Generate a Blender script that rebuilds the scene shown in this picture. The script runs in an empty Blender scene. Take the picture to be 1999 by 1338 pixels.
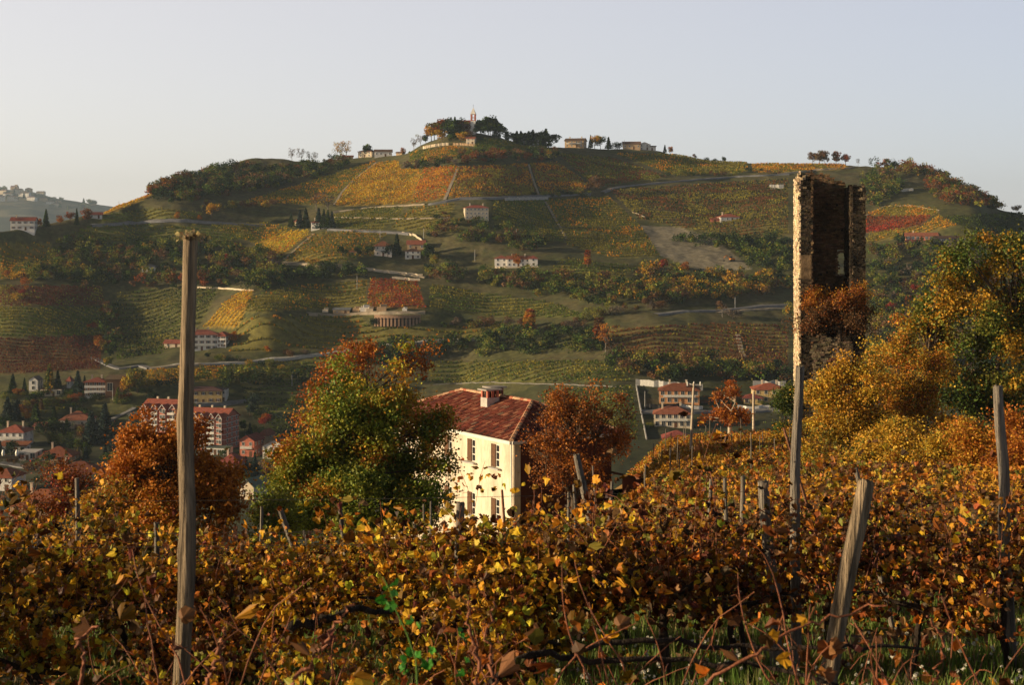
import bpy, math, random
import numpy as np
from mathutils import Matrix, Vector

R = math.radians
W, HH, F, HY = 1999.0, 1338.0, 3000.0, 470.0     # photo size, focal length and horizon row in photo pixels
CX = 999.5

# ------------------------------------------------------------------ camera, sky, sun, exposure
scene = bpy.context.scene
COL = scene.collection
cam_d = bpy.data.cameras.new("camera"); cam = bpy.data.objects.new("camera", cam_d); COL.objects.link(cam)
cam_d.sensor_width = 36.0
cam_d.lens = 36.0 * F / W
cam_d.clip_start = 0.2; cam_d.clip_end = 30000
# vertical lens shift keeps the uprights upright, as in the photograph
cam.location = (0, 0, 0); cam.rotation_euler = (R(90), 0, 0)
cam_d.shift_y = (HY - HH / 2) / W
cam_d.dof.use_dof = True; cam_d.dof.focus_distance = 75.0; cam_d.dof.aperture_fstop = 9.0
scene.camera = cam

SUN_EL, SUN_AZ = R(11), math.atan2(-1.0, -0.18)      # azimuth measured from +Y towards +X
world = bpy.data.worlds.new("World"); scene.world = world; world.use_nodes = True
nt = world.node_tree; bg = nt.nodes["Background"]
sky = nt.nodes.new("ShaderNodeTexSky"); sky.sky_type = 'NISHITA'; sky.sun_disc = False
sky.sun_elevation = SUN_EL; sky.sun_rotation = SUN_AZ
sky.altitude = 300; sky.air_density = 1.0; sky.dust_density = 0.6; sky.ozone_density = 2.0
def vm(op, a, b):
    n = nt.nodes.new("ShaderNodeVectorMath"); n.operation = op
    for i, v in enumerate((a, b)):
        if hasattr(v, 'is_output'): nt.links.new(v, n.inputs[i])
        else: n.inputs[i].default_value = v
    return n.outputs[0]
tcw = nt.nodes.new("ShaderNodeTexCoord"); sxyz = nt.nodes.new("ShaderNodeSeparateXYZ"); nt.links.new(tcw.outputs["Generated"], sxyz.inputs[0])
# hazy autumn air: a bright, nearly colourless band low over the horizon, warmer towards the sun; upper sky out of view dimmed to deepen shade
el = nt.nodes.new("ShaderNodeValToRGB"); nt.links.new(sxyz.outputs[2], el.inputs[0]); cr_ = el.color_ramp
cr_.elements[0].position = 0.0; cr_.elements[0].color = (1.1, 1.1, 1.1, 1); cr_.elements[1].position = .17; cr_.elements[1].color = (1, 1, 1, 1)
for p_, v_ in ((.30, .16), (1.0, .07)): e_ = cr_.elements.new(p_); e_.color = (v_, v_, v_, 1)
comb = nt.nodes.new("ShaderNodeCombineXYZ")
for i_ in range(3): nt.links.new(sxyz.outputs[0], comb.inputs[i_])
grad = vm('ADD', vm('MULTIPLY', comb.outputs[0], (-.5, -.38, -.2)), (1, 1, 1))
base = vm('ADD', vm('MULTIPLY', sky.outputs[0], (.38, .40, .46)), (4.4, 4.08, 4.1))
nt.links.new(vm('MULTIPLY', vm('MULTIPLY', base, grad), el.outputs[0]), bg.inputs[0]); bg.inputs[1].default_value = 0.10
sd = bpy.data.lights.new("sun", 'SUN'); so = bpy.data.objects.new("sun", sd); COL.objects.link(so)
sd.energy = 5.0; sd.angle = R(0.5); sd.color = (1.0, 0.76, 0.46)
sdir = Vector((math.sin(SUN_AZ) * math.cos(SUN_EL), math.cos(SUN_AZ) * math.cos(SUN_EL), math.sin(SUN_EL)))
so.rotation_euler = sdir.to_track_quat('Z', 'Y').to_euler()
scene.view_settings.view_transform = 'Standard'; scene.view_settings.look = 'None'
scene.view_settings.exposure = 0.42; scene.view_settings.gamma = 1.0
scene.cycles.max_bounces = 5; scene.cycles.diffuse_bounces = 2; scene.cycles.transmission_bounces = 3
scene.cycles.transparent_max_bounces = 6; scene.cycles.volume_bounces = 0; scene.cycles.sample_clamp_indirect = 6

# ------------------------------------------------------------------ helpers: numbers
def rng_(s): return np.random.default_rng(s)
def A(*v): return np.array(v, float)
def world_at(px, py, Y): return A((px - CX) / F * Y, Y, (HY - py) / F * Y)
def in_poly(px, py, poly):
    px = np.asarray(px, float); py = np.asarray(py, float)
    r = np.zeros(px.shape, bool); n = len(poly)
    for i in range(n):
        x1, y1 = poly[i]; x2, y2 = poly[(i + 1) % n]
        if y1 == y2: continue
        c = (y1 > py) != (y2 > py)
        r ^= c & (px < (x2 - x1) * (py - y1) / (y2 - y1) + x1)
    return r
def _hash(ix, iy, s):
    h = (ix * 374761393 + iy * 668265263 + s * 974634777) & 0xffffffff
    h = ((h ^ (h >> 13)) * 1274126177) & 0xffffffff
    return ((h ^ (h >> 16)) & 0xffff) / 65535.0
def noise2(x, y, s=0):
    x = np.asarray(x, float); y = np.asarray(y, float)
    ix = np.floor(x).astype(np.int64); iy = np.floor(y).astype(np.int64)
    fx = x - ix; fy = y - iy; fx = fx * fx * (3 - 2 * fx); fy = fy * fy * (3 - 2 * fy)
    a = _hash(ix, iy, s); b = _hash(ix + 1, iy, s); c = _hash(ix, iy + 1, s); d = _hash(ix + 1, iy + 1, s)
    return (a * (1 - fx) + b * fx) * (1 - fy) + (c * (1 - fx) + d * fx) * fy
def fbm(x, y, s=0, o=4):
    t = 0; a = .5
    for k in range(o): t = t + a * noise2(x * 2 ** k, y * 2 ** k, s + k); a *= .5
    return t

# ------------------------------------------------------------------ helpers: meshes
class MB:
    def __init__(s): s.V = []; s.F = []; s.C = []; s.M = []; s.S = []; s.n = 0
    def add(s, V, Fs, col=(1, 1, 1), mi=0, smooth=False):
        V = np.asarray(V, float).reshape(-1, 3); Fs = np.asarray(Fs, np.int64)
        s.V.append(V); s.F.append(Fs + s.n)
        c = np.asarray(col, float)
        if c.ndim == 0: c = np.full(3, float(c))
        if c.ndim == 1: c = np.tile(c[:3], (len(V), 1))
        s.C.append(c); s.M.append(np.full(len(Fs), mi)); s.S.append(np.full(len(Fs), smooth)); s.n += len(V)
        return s
    def box(s, c, size, rz=0, col=(1, 1, 1), mi=0, fr=None, o=None, jit=0, rng=None):
        x, y, z = np.asarray(size, float) / 2
        V = np.array([[i * x, j * y, k * z] for k in (-1, 1) for j in (-1, 1) for i in (-1, 1)], float)
        if jit: V = V + rng.uniform(-jit, jit, V.shape)
        if rz: ca, sa = math.cos(rz), math.sin(rz); V = V @ np.array([[ca, sa, 0], [-sa, ca, 0], [0, 0, 1]])
        V = V + np.asarray(c, float)
        if fr is not None: V = V @ fr + o
        return s.add(V, [[0, 2, 3, 1], [4, 5, 7, 6], [0, 1, 5, 4], [2, 6, 7, 3], [0, 4, 6, 2], [1, 3, 7, 5]], col, mi)
    def tube(s, P, r, seg=6, col=(1, 1, 1), mi=0, cap=True, smooth=True, rough=0, rng=None):
        P = np.asarray(P, float); n = len(P); r = np.broadcast_to(np.asarray(r, float), (n,))
        T = np.gradient(P, axis=0); T /= np.linalg.norm(T, axis=1)[:, None] + 1e-9
        ref = np.where(np.abs(T[:, 2:3]) > .9, A(1, 0, 0), A(0, 0, 1))
        U = np.cross(T, ref); U /= np.linalg.norm(U, axis=1)[:, None]; Vv = np.cross(T, U)
        a = np.arange(seg) / seg * 2 * math.pi
        rr = r[:, None] * np.ones((n, seg))
        if rough: rr = rr * (1 + rng.uniform(-rough, rough, rr.shape))
        V = P[:, None] + rr[..., None] * (np.cos(a)[None, :, None] * U[:, None] + np.sin(a)[None, :, None] * Vv[:, None])
        V = V.reshape(-1, 3)
        i = np.arange(n - 1)[:, None] * seg; j = np.arange(seg)[None]; k = (j + 1) % seg
        Q = np.stack([i + j, i + k, i + seg + k, i + seg + j], -1).reshape(-1, 4)
        s.add(V, Q, col, mi, smooth)
        if cap:
            m = len(V)
            for b, c, fl in ((0, P[0], 1), (n - 1, P[-1], 0)):
                ring = V[b * seg:(b + 1) * seg]; VV = np.vstack([ring, c[None]])
                jj = np.arange(seg); kk = (jj + 1) % seg; cc = np.full(seg, seg)
                s.add(VV, np.stack([kk, jj, cc] if fl else [jj, kk, cc], -1), col, mi, False)
        return s
    def mesh(s, name, mats):
        me = bpy.data.meshes.new(name)
        V = np.concatenate(s.V); C = np.concatenate(s.C)
        idx = np.concatenate([f.ravel() for f in s.F]).astype(np.int32)
        tot = np.concatenate([np.full(len(f), f.shape[1]) for f in s.F]).astype(np.int32)
        st = np.concatenate([[0], np.cumsum(tot)[:-1]]).astype(np.int32)
        me.vertices.add(len(V)); me.vertices.foreach_set("co", V.astype(np.float32).ravel())
        me.loops.add(len(idx)); me.loops.foreach_set("vertex_index", idx)
        me.polygons.add(len(tot)); me.polygons.foreach_set("loop_start", st); me.polygons.foreach_set("loop_total", tot)
        me.polygons.foreach_set("material_index", np.concatenate(s.M).astype(np.int32))
        me.polygons.foreach_set("use_smooth", np.concatenate(s.S).astype(bool))
        at = me.attributes.new("Col", 'FLOAT_COLOR', 'POINT')
        at.data.foreach_set("color", np.hstack([C, np.ones((len(C), 1))]).astype(np.float32).ravel())
        for m in (mats if isinstance(mats, (list, tuple)) else [mats]): me.materials.append(m)
        me.update(calc_edges=True)
        return me
    def build(s, name, mats, parent=None, loc=None):
        o = bpy.data.objects.new(name, s.mesh(name, mats)); COL.objects.link(o)
        if parent is not None: o.parent = parent
        if loc is not None: o.location = loc
        return o
def tag(o, label=None, cat=None, group=None, kind=None):
    if label: o["label"] = label
    if cat: o["category"] = cat
    if group: o["group"] = group
    if kind: o["kind"] = kind
    return o
def thing(name, label, cat, loc, rz=0, group=None, scale=1):
    o = bpy.data.objects.new(name, None); COL.objects.link(o); o.empty_display_size = .3
    o.location = loc; o.rotation_euler = (0, 0, rz); o.scale = (scale,) * 3 if np.isscalar(scale) else scale
    return tag(o, label, cat, group)
def link(name, me, parent):
    o = bpy.data.objects.new(name, me); COL.objects.link(o); o.parent = parent; return o

# leaf templates: vertices in a unit leaf lying in XY, +Z up
RH_V = A([0, -.5, 0], [.3, 0, .09], [0, .5, 0], [-.3, 0, .09]).reshape(4, 3); RH_F = np.array([[0, 1, 2], [0, 2, 3]])
CL_V = A([-.5, -.45, .05], [.55, -.35, -.1], [.4, .5, .12], [-.45, .42, -.08]).reshape(4, 3); CL_F = np.array([[0, 1, 2, 3]])
_g = [(0, -.22), (.2, -.44), (.42, -.34), (.44, -.08), (.54, .14), (.4, .26), (.24, .44), (0, .58), (-.24, .44), (-.4, .26), (-.54, .14), (-.44, -.08), (-.42, -.34), (-.2, -.44)]
GR_V = np.array([(0, .02, .0)] + [(x, y, 0) for x, y in _g], float); GR_F = np.array([[0, i, i % 14 + 1] for i in range(1, 15)])
def randrot(n, g, upbias=0.0):
    nrm = g.normal(size=(n, 3)); nrm[:, 2] = np.abs(nrm[:, 2]) * (1 + upbias); nrm /= np.linalg.norm(nrm, axis=1)[:, None]
    t = g.normal(size=(n, 3)); t -= (t * nrm).sum(1)[:, None] * nrm; t /= np.linalg.norm(t, axis=1)[:, None]
    return np.stack([np.cross(t, nrm), t, nrm], 1)       # rows: leaf x, y, z axes
def cards(mb, C, size, col, g, tpl=None, upbias=0, curl=0, stretch=1, mi=0):
    TV, TF = tpl if tpl else (CL_V, CL_F)
    n = len(C)
    if n == 0: return
    V = np.repeat(TV[None], n, 0)
    if curl:
        c = g.uniform(-curl, curl * 1.6, (n, 1)); rr = (V[:, :, 0] ** 2 * g.uniform(.2, 1.8, (n, 1)) + V[:, :, 1] ** 2 * g.uniform(.2, 1.8, (n, 1)))
        V[:, :, 2] += c * rr * 2 + g.uniform(-.11, .11, V.shape[:2]) * (len(TV) > 5) + g.uniform(0, .9, (n, 1)) * np.abs(V[:, :, 0]) * (len(TV) > 5)
        if len(TV) > 5: V[:, :, 0] *= np.where(g.random(n) < .3, g.uniform(.35, .8, n), g.uniform(.85, 1.1, n))[:, None]; V[:, 1:, :2] *= g.uniform(.82, 1.12, (n, len(TV) - 1, 1))
    V = V * np.broadcast_to(np.asarray(size, float), (n,))[:, None, None]
    V = np.einsum('nki,nij->nkj', V, randrot(n, g, upbias)) * A(1, 1, stretch) + np.asarray(C)[:, None]
    k = len(TV)
    Fs = (TF[None] + (np.arange(n) * k)[:, None, None]).reshape(-1, TF.shape[1])
    col = np.asarray(col, float)
    if col.ndim == 2: col = np.repeat(col, k, 0)
    mb.add(V.reshape(-1, 3), Fs, col, mi, False)
def pick(pal, n, g, var=.25):
    P = np.array([p[:3] for p in pal], float); w = np.array([p[3] if len(p) > 3 else 1 for p in pal], float)
    c = P[g.choice(len(P), n, p=w / w.sum())]
    return np.clip(c * (1 + g.uniform(-var, var, (n, 1))) * (1 + g.uniform(-.08, .08, (n, 3))), 0.002, .95)

# ------------------------------------------------------------------ materials
def mat(name, col=None, rough=.85, nscale=0, namp=.3, bump=0, bscale=20, trans=0, stretch=None, spec=.3, metal=0, alpha2=None):
    m = bpy.data.materials.new(name); m.use_nodes = True; t = m.node_tree; N = t.nodes; L = t.links
    b = N["Principled BSDF"]; b.inputs["Roughness"].default_value = rough; b.inputs["Specular IOR Level"].default_value = spec
    b.inputs["Metallic"].default_value = metal
    at = N.new("ShaderNodeAttribute"); at.attribute_name = "Col"; c = at.outputs["Color"]
    if col is not None:
        mx = N.new("ShaderNodeMix"); mx.data_type = 'RGBA'; mx.blend_type = 'MULTIPLY'; mx.inputs[0].default_value = 1
        L.new(c, mx.inputs[6]); mx.inputs[7].default_value = (*col, 1); c = mx.outputs[2]
    tc = N.new("ShaderNodeTexCoord"); vec = tc.outputs["Object"]
    if stretch:
        mp = N.new("ShaderNodeMapping"); mp.inputs["Scale"].default_value = stretch; L.new(vec, mp.inputs[0]); vec = mp.outputs[0]
    if nscale:
        for sc_, am in ((nscale, namp), (nscale * 6.3, namp * .6)):
            no = N.new("ShaderNodeTexNoise"); no.inputs["Scale"].default_value = sc_; no.inputs["Detail"].default_value = 5; L.new(vec, no.inputs[0])
            mr = N.new("ShaderNodeMapRange"); mr.inputs[1].default_value = .3; mr.inputs[2].default_value = .7
            mr.inputs[3].default_value = 1 - am; mr.inputs[4].default_value = 1 + am; L.new(no.outputs[0], mr.inputs[0])
            mx = N.new("ShaderNodeMix"); mx.data_type = 'RGBA'; mx.blend_type = 'MULTIPLY'; mx.inputs[0].default_value = 1
            L.new(c, mx.inputs[6]); L.new(mr.outputs[0], mx.inputs[7]); c = mx.outputs[2]
    L.new(c, b.inputs["Base Color"])
    if bump:
        no = N.new("ShaderNodeTexNoise"); no.inputs["Scale"].default_value = bscale; no.inputs["Detail"].default_value = 6; L.new(vec, no.inputs[0])
        bu = N.new("ShaderNodeBump"); bu.inputs["Strength"].default_value = bump; bu.inputs["Distance"].default_value = .05
        L.new(no.outputs[0], bu.inputs["Height"]); L.new(bu.outputs[0], b.inputs["Normal"])
    if trans:
        tr = N.new("ShaderNodeBsdfTranslucent"); L.new(c, tr.inputs[0]); ms = N.new("ShaderNodeMixShader"); ms.inputs[0].default_value = trans
        L.new(b.outputs[0], ms.inputs[1]); L.new(tr.outputs[0], ms.inputs[2]); L.new(ms.outputs[0], N["Material Output"].inputs[0])
    return m
M = dict(
    ground=mat("ground", rough=.95, nscale=.35, namp=.35, bump=.5, bscale=3),
    leaf=mat("leaf", rough=.55, trans=.26, spec=.25),
    fleaf=mat("far_leaf", rough=.9, trans=.2, spec=.1),
    bark=mat("bark", (.09, .065, .045), .95, 8, .4, .8, 25, stretch=(1, 1, .2)),
    vinebark=mat("vine_bark", (.035, .024, .017), .95, 14, .5, .9, 40, stretch=(1, 1, .3)),
    cane=mat("cane", (.24, .085, .04), .6, 9, .35, .3, 60),
    palebark=mat("pale_bark", (.5, .42, .32), .9, 4, .3),
    post=mat("post_wood", (.23, .175, .115), .9, 7, .6, 1.0, 22, stretch=(3, 3, .12)),
    greypost=mat("grey_post_wood", (.2, .175, .145), .9, 8, .45, .9, 25, stretch=(3, 3, .15)),
    redpost=mat("brown_post", (.2, .09, .05), .85, 8, .4, .5, 25),
    concrete=mat("concrete", (.42, .41, .39), .9, 1.5, .2),
    asphalt=mat("asphalt", (.2, .2, .21), .9, .6, .2),
    dirt=mat("dirt_road", (.36, .3, .22), .95, .5, .25),
    stone=mat("stone", (.3, .24, .17), .95, 2.2, .45, .9, 9),
    brick=mat("brick", (.47, .155, .10), .9, 1.2, .15),
    plaster=mat("plaster", (.66, .56, .43), .9, 1.2, .24, .25, 9, stretch=(1, 1, .28)),
    white=mat("white_plaster", (.72, .69, .64), .9, .8, .1),
    cream=mat("cream_plaster", (.62, .52, .38), .9, .8, .12),
    yellow=mat("yellow_plaster", (.60, .42, .17), .9, .8, .12),
    tan=mat("tan_plaster", (.48, .33, .19), .9, .8, .12),
    oldbrick=mat("old_brick", (.30, .19, .125), .9, 1.2, .2),
    tile=mat("roof_tile", None, .85, 5, .25, .3, 30),
    farroof=mat("far_roof", (.33, .09, .055), .9, .9, .25, .4, 3),
    brownroof=mat("brown_roof", (.17, .085, .06), .9, .9, .2),
    greyroof=mat("grey_roof", (.2, .19, .18), .9, .9, .2),
    wood=mat("brown_wood", (.12, .055, .025), .7, 6, .25),
    paint=mat("white_paint", (.7, .68, .62), .6, 3, .12),
    glass=mat("window_glass", (.03, .035, .045), .12, spec=.8),
    dark=mat("dark_opening", (.025, .022, .02), .9),
    iron=mat("dark_iron", (.05, .045, .04), .6),
    ceramic=mat("insulator", (.75, .74, .66), .3, spec=.6),
    wire=mat("wire", (.08, .075, .07), .5),
    stemgreen=mat("green_stem", (.1, .2, .03), .7),
    orange=mat("orange_paint", (.55, .2, .03), .5),
    solar=mat("solar_panel", (.25, .28, .33), .25, spec=.7),
)
# albedos of leaves
YEL = (.54, .35, .035); GOLD = (.48, .25, .025); ORG = (.42, .145, .018); RUST = (.27, .075, .018); BRN = (.16, .075, .03); DRY = (.22, .14, .07)
OLV = (.21, .205, .035); GRN = (.085, .135, .024); DGR = (.03, .05, .018); RED = (.33, .05, .03); MAR = (.12, .035, .025); LIM = (.34, .36, .04); GRY = (.14, .11, .08)

# ------------------------------------------------------------------ terrain
NPX = np.array([-1600, -400, 300, 800, 1060, 1230, 1300, 1500, 1800, 2400, 3600.])
NYY = np.array([0, 6, 13, 20, 30, 45, 60, 80, 94, 110, 130, 160, 220, 330.])
NZ = np.array([
    [-1.85, -2.8, -3.8, -5.4, -7.8, -10.8, -14.2, -18.2, -21, -25, -30, -38, -53, -69.3],
    [-1.85, -2.8, -3.8, -5.3, -7.6, -10.6, -14, -18, -21, -25, -30, -38, -53, -69.3],
    [-1.85, -2.8, -3.75, -5.2, -7.5, -10.4, -13.5, -17.5, -20.5, -24, -29, -37, -52, -69.3],
    [-1.85, -2.8, -3.7, -5.2, -7.4, -10.4, -13.2, -16.9, -19, -21.5, -26, -35, -50, -69.3],
    [-1.85, -2.8, -3.7, -5.1, -7.2, -10.0, -12.6, -16.2, -18.6, -21, -25, -33, -49, -69.3],
    [-1.85, -2.8, -3.7, -5.0, -6.8, -8.9, -11, -14.3, -16.4, -18.2, -20, -30, -47, -69.3],
    [-1.85, -2.8, -3.7, -5.0, -6.6, -8.5, -10.2, -12.8, -14.3, -15.7, -17.1, -28, -46, -69.3],
    [-1.85, -2.8, -3.7, -4.9, -6.5, -8.3, -9.8, -12.0, -13.6, -15.1, -16.5, -24, -45, -69.3],
    [-1.85, -2.8, -3.7, -4.8, -6.4, -8.0, -9.5, -11.2, -12.5, -14, -16, -22, -44, -69.3],
    [-1.85, -2.8, -3.7, -4.8, -6.3, -7.8, -9.2, -11, -12.3, -14, -16, -22, -44, -69.3],
    [-1.85, -2.8, -3.7, -4.8, -6.3, -7.8, -9.2, -11, -12.3, -14, -16, -22, -44, -69.3]])
CREST = np.array([(-1600, 470), (-400, 455), (-100, 452), (0, 447), (100, 432), (160, 421), (195, 417), (232, 396), (290, 375), (340, 357), (400, 340),
    (450, 316), (485, 306), (540, 311), (620, 314), (680, 307), (770, 299), (800, 292), (830, 276), (870, 266), (925, 258), (980, 266), (1010, 280), (1080, 284),
    (1140, 285), (1220, 292), (1280, 293), (1340, 301), (1420, 315), (1470, 319), (1650, 319), (1700, 322), (1780, 326), (1850, 350),
    (1900, 374), (1950, 403), (1999, 415), (2100, 440), (2400, 465), (3600, 475.)])
CRY = np.array([(-1600, 880), (-300, 880), (0, 900), (200, 960), (480, 1150), (900, 1180), (1300, 1180), (1700, 1150), (2000, 1050), (2400, 1000), (3600, 1000.)])
BUMPS = [(925, 350, 160, 120, 75), (330, 400, 100, 45, 38), (655, 490, 95, 50, 32), (520, 610, 90, 60, 36), (1880, 430, 150, 70, 60), (40, 590, 90, 90, 12),
         (800, 590, 130, 60, 26), (1300, 620, 200, 60, 30), (1560, 430, 120, 70, 26), (260, 640, 100, 80, -22), (1110, 500, 150, 60, 14), (300, 740, 160, 50, 26), (780, 430, 120, 40, 14)]
GPX = np.arange(-1600, 3601, 5.0); GY = np.arange(0, 1801, 2.0)
ZG = np.zeros((len(GPX), len(GY)))
for i, p in enumerate(GPX):
    z = np.array([np.interp(p, NPX, NZ[:, j]) for j in range(len(NYY))])
    cr = np.interp(p, CREST[:, 0], CREST[:, 1]); cy = np.interp(p, CRY[:, 0], CRY[:, 1])
    k = np.clip((p - 900) / 300, 0, 1)
    tp = np.array([1100, 950, 870, 800, 750, 700, 600, 500, 400.])
    ty = np.array([330, 480, 640, 700, 730, 765, 825, 905, 1005.]) * (1 - k) + np.array([330, 450, 550, 605, 650, 705, 805, 900, 1005.]) * k
    keep = tp > cr + 12; tp = tp[keep]; ty = ty[keep]
    ty = np.minimum(ty, cy - 15 * np.arange(len(ty), 0, -1) / 9)
    tp = np.append(tp, cr); ty = np.append(ty, cy)
    pyv = np.arange(1100, cr, -2.0); Yv = np.interp(-pyv, -tp, ty)
    for cx, cyy, rx, ry, am in BUMPS:
        Yv = Yv - am * np.exp(-((p - cx) / rx) ** 2 - ((pyv - cyy) / ry) ** 2)
    Yv = np.maximum.accumulate(Yv + np.arange(len(Yv)) * 1e-4)
    far = np.interp(GY, Yv, pyv); zf = (HY - far) / F * GY
    ye = Yv[-1]; ze = (HY - pyv[-1]) / F * ye
    back = GY > ye
    zf[back] = ze - (GY[back] - ye) * .16 - ((GY[back] - ye) / 60) ** 2 * .5
    zf = np.maximum(zf, -95)
    zn = np.interp(GY, NYY, z)
    ZG[i] = np.where(GY < 330, zn, zf)
def smooth(Z, n, ax):
    for _ in range(n):
        P = np.pad(Z, [(1, 1) if a == ax else (0, 0) for a in (0, 1)], mode='edge')
        Z = (np.take(P, range(0, Z.shape[ax]), ax) + 2 * Z + np.take(P, range(2, Z.shape[ax] + 2), ax)) / 4
    return Z
fine = smooth(smooth(ZG, 3, 1), 3, 0); coarse = smooth(smooth(ZG, 30, 1), 10, 0)
w_ = np.interp(GY, [0, 140, 200, 560, 640, 1800], [0, 0, 1, 1, .25, .25])[None]
ZG = fine * (1 - w_) + coarse * w_
_X, _Y = (GPX[:, None] - CX) / F * GY[None], GY[None] * np.ones((len(GPX), 1))
ZG += (fbm(_X / 45, _Y / 45, 3, 5) - .48) * np.interp(GY, [0, 140, 600, 1800], [0, .0, 7, 7])[None]
ZG += (fbm(_X / 6, _Y / 6, 9, 3) - .44) * np.interp(GY, [0, 8, 60, 1800], [0, .12, .6, 1.2])[None]
def H(x, y):
    x = np.asarray(x, float); y = np.asarray(y, float); yy = np.clip(y, 0, 1799)
    p = np.clip((CX + F * x / np.maximum(yy, 7) + 1600) / 5, 0, len(GPX) - 1.001); q = yy / 2
    i = p.astype(int); j = np.minimum(q.astype(int), len(GY) - 2); a = p - i; b = q - j
    return (ZG[i, j] * (1 - a) + ZG[i + 1, j] * a) * (1 - b) + (ZG[i, j + 1] * (1 - a) + ZG[i + 1, j + 1] * a) * b
def h1(x, y): return float(H(x, y))
def at(px, py, y0=335.0, y1=1300.0):
    """first point of the ground seen at a photo position, beyond distance y0"""
    Y = np.arange(y0, y1, 1.0); d = H((px - CX) / F * Y, Y) - (HY - py) / F * Y
    k = np.argmax(d > 0) if (d > 0).any() else int(np.argmax(d))
    y = Y[k]; x = (px - CX) / F * y
    return A(x, y, h1(x, y))
def topix(x, y, z): return CX + F * x / y, HY - F * z / y

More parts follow.
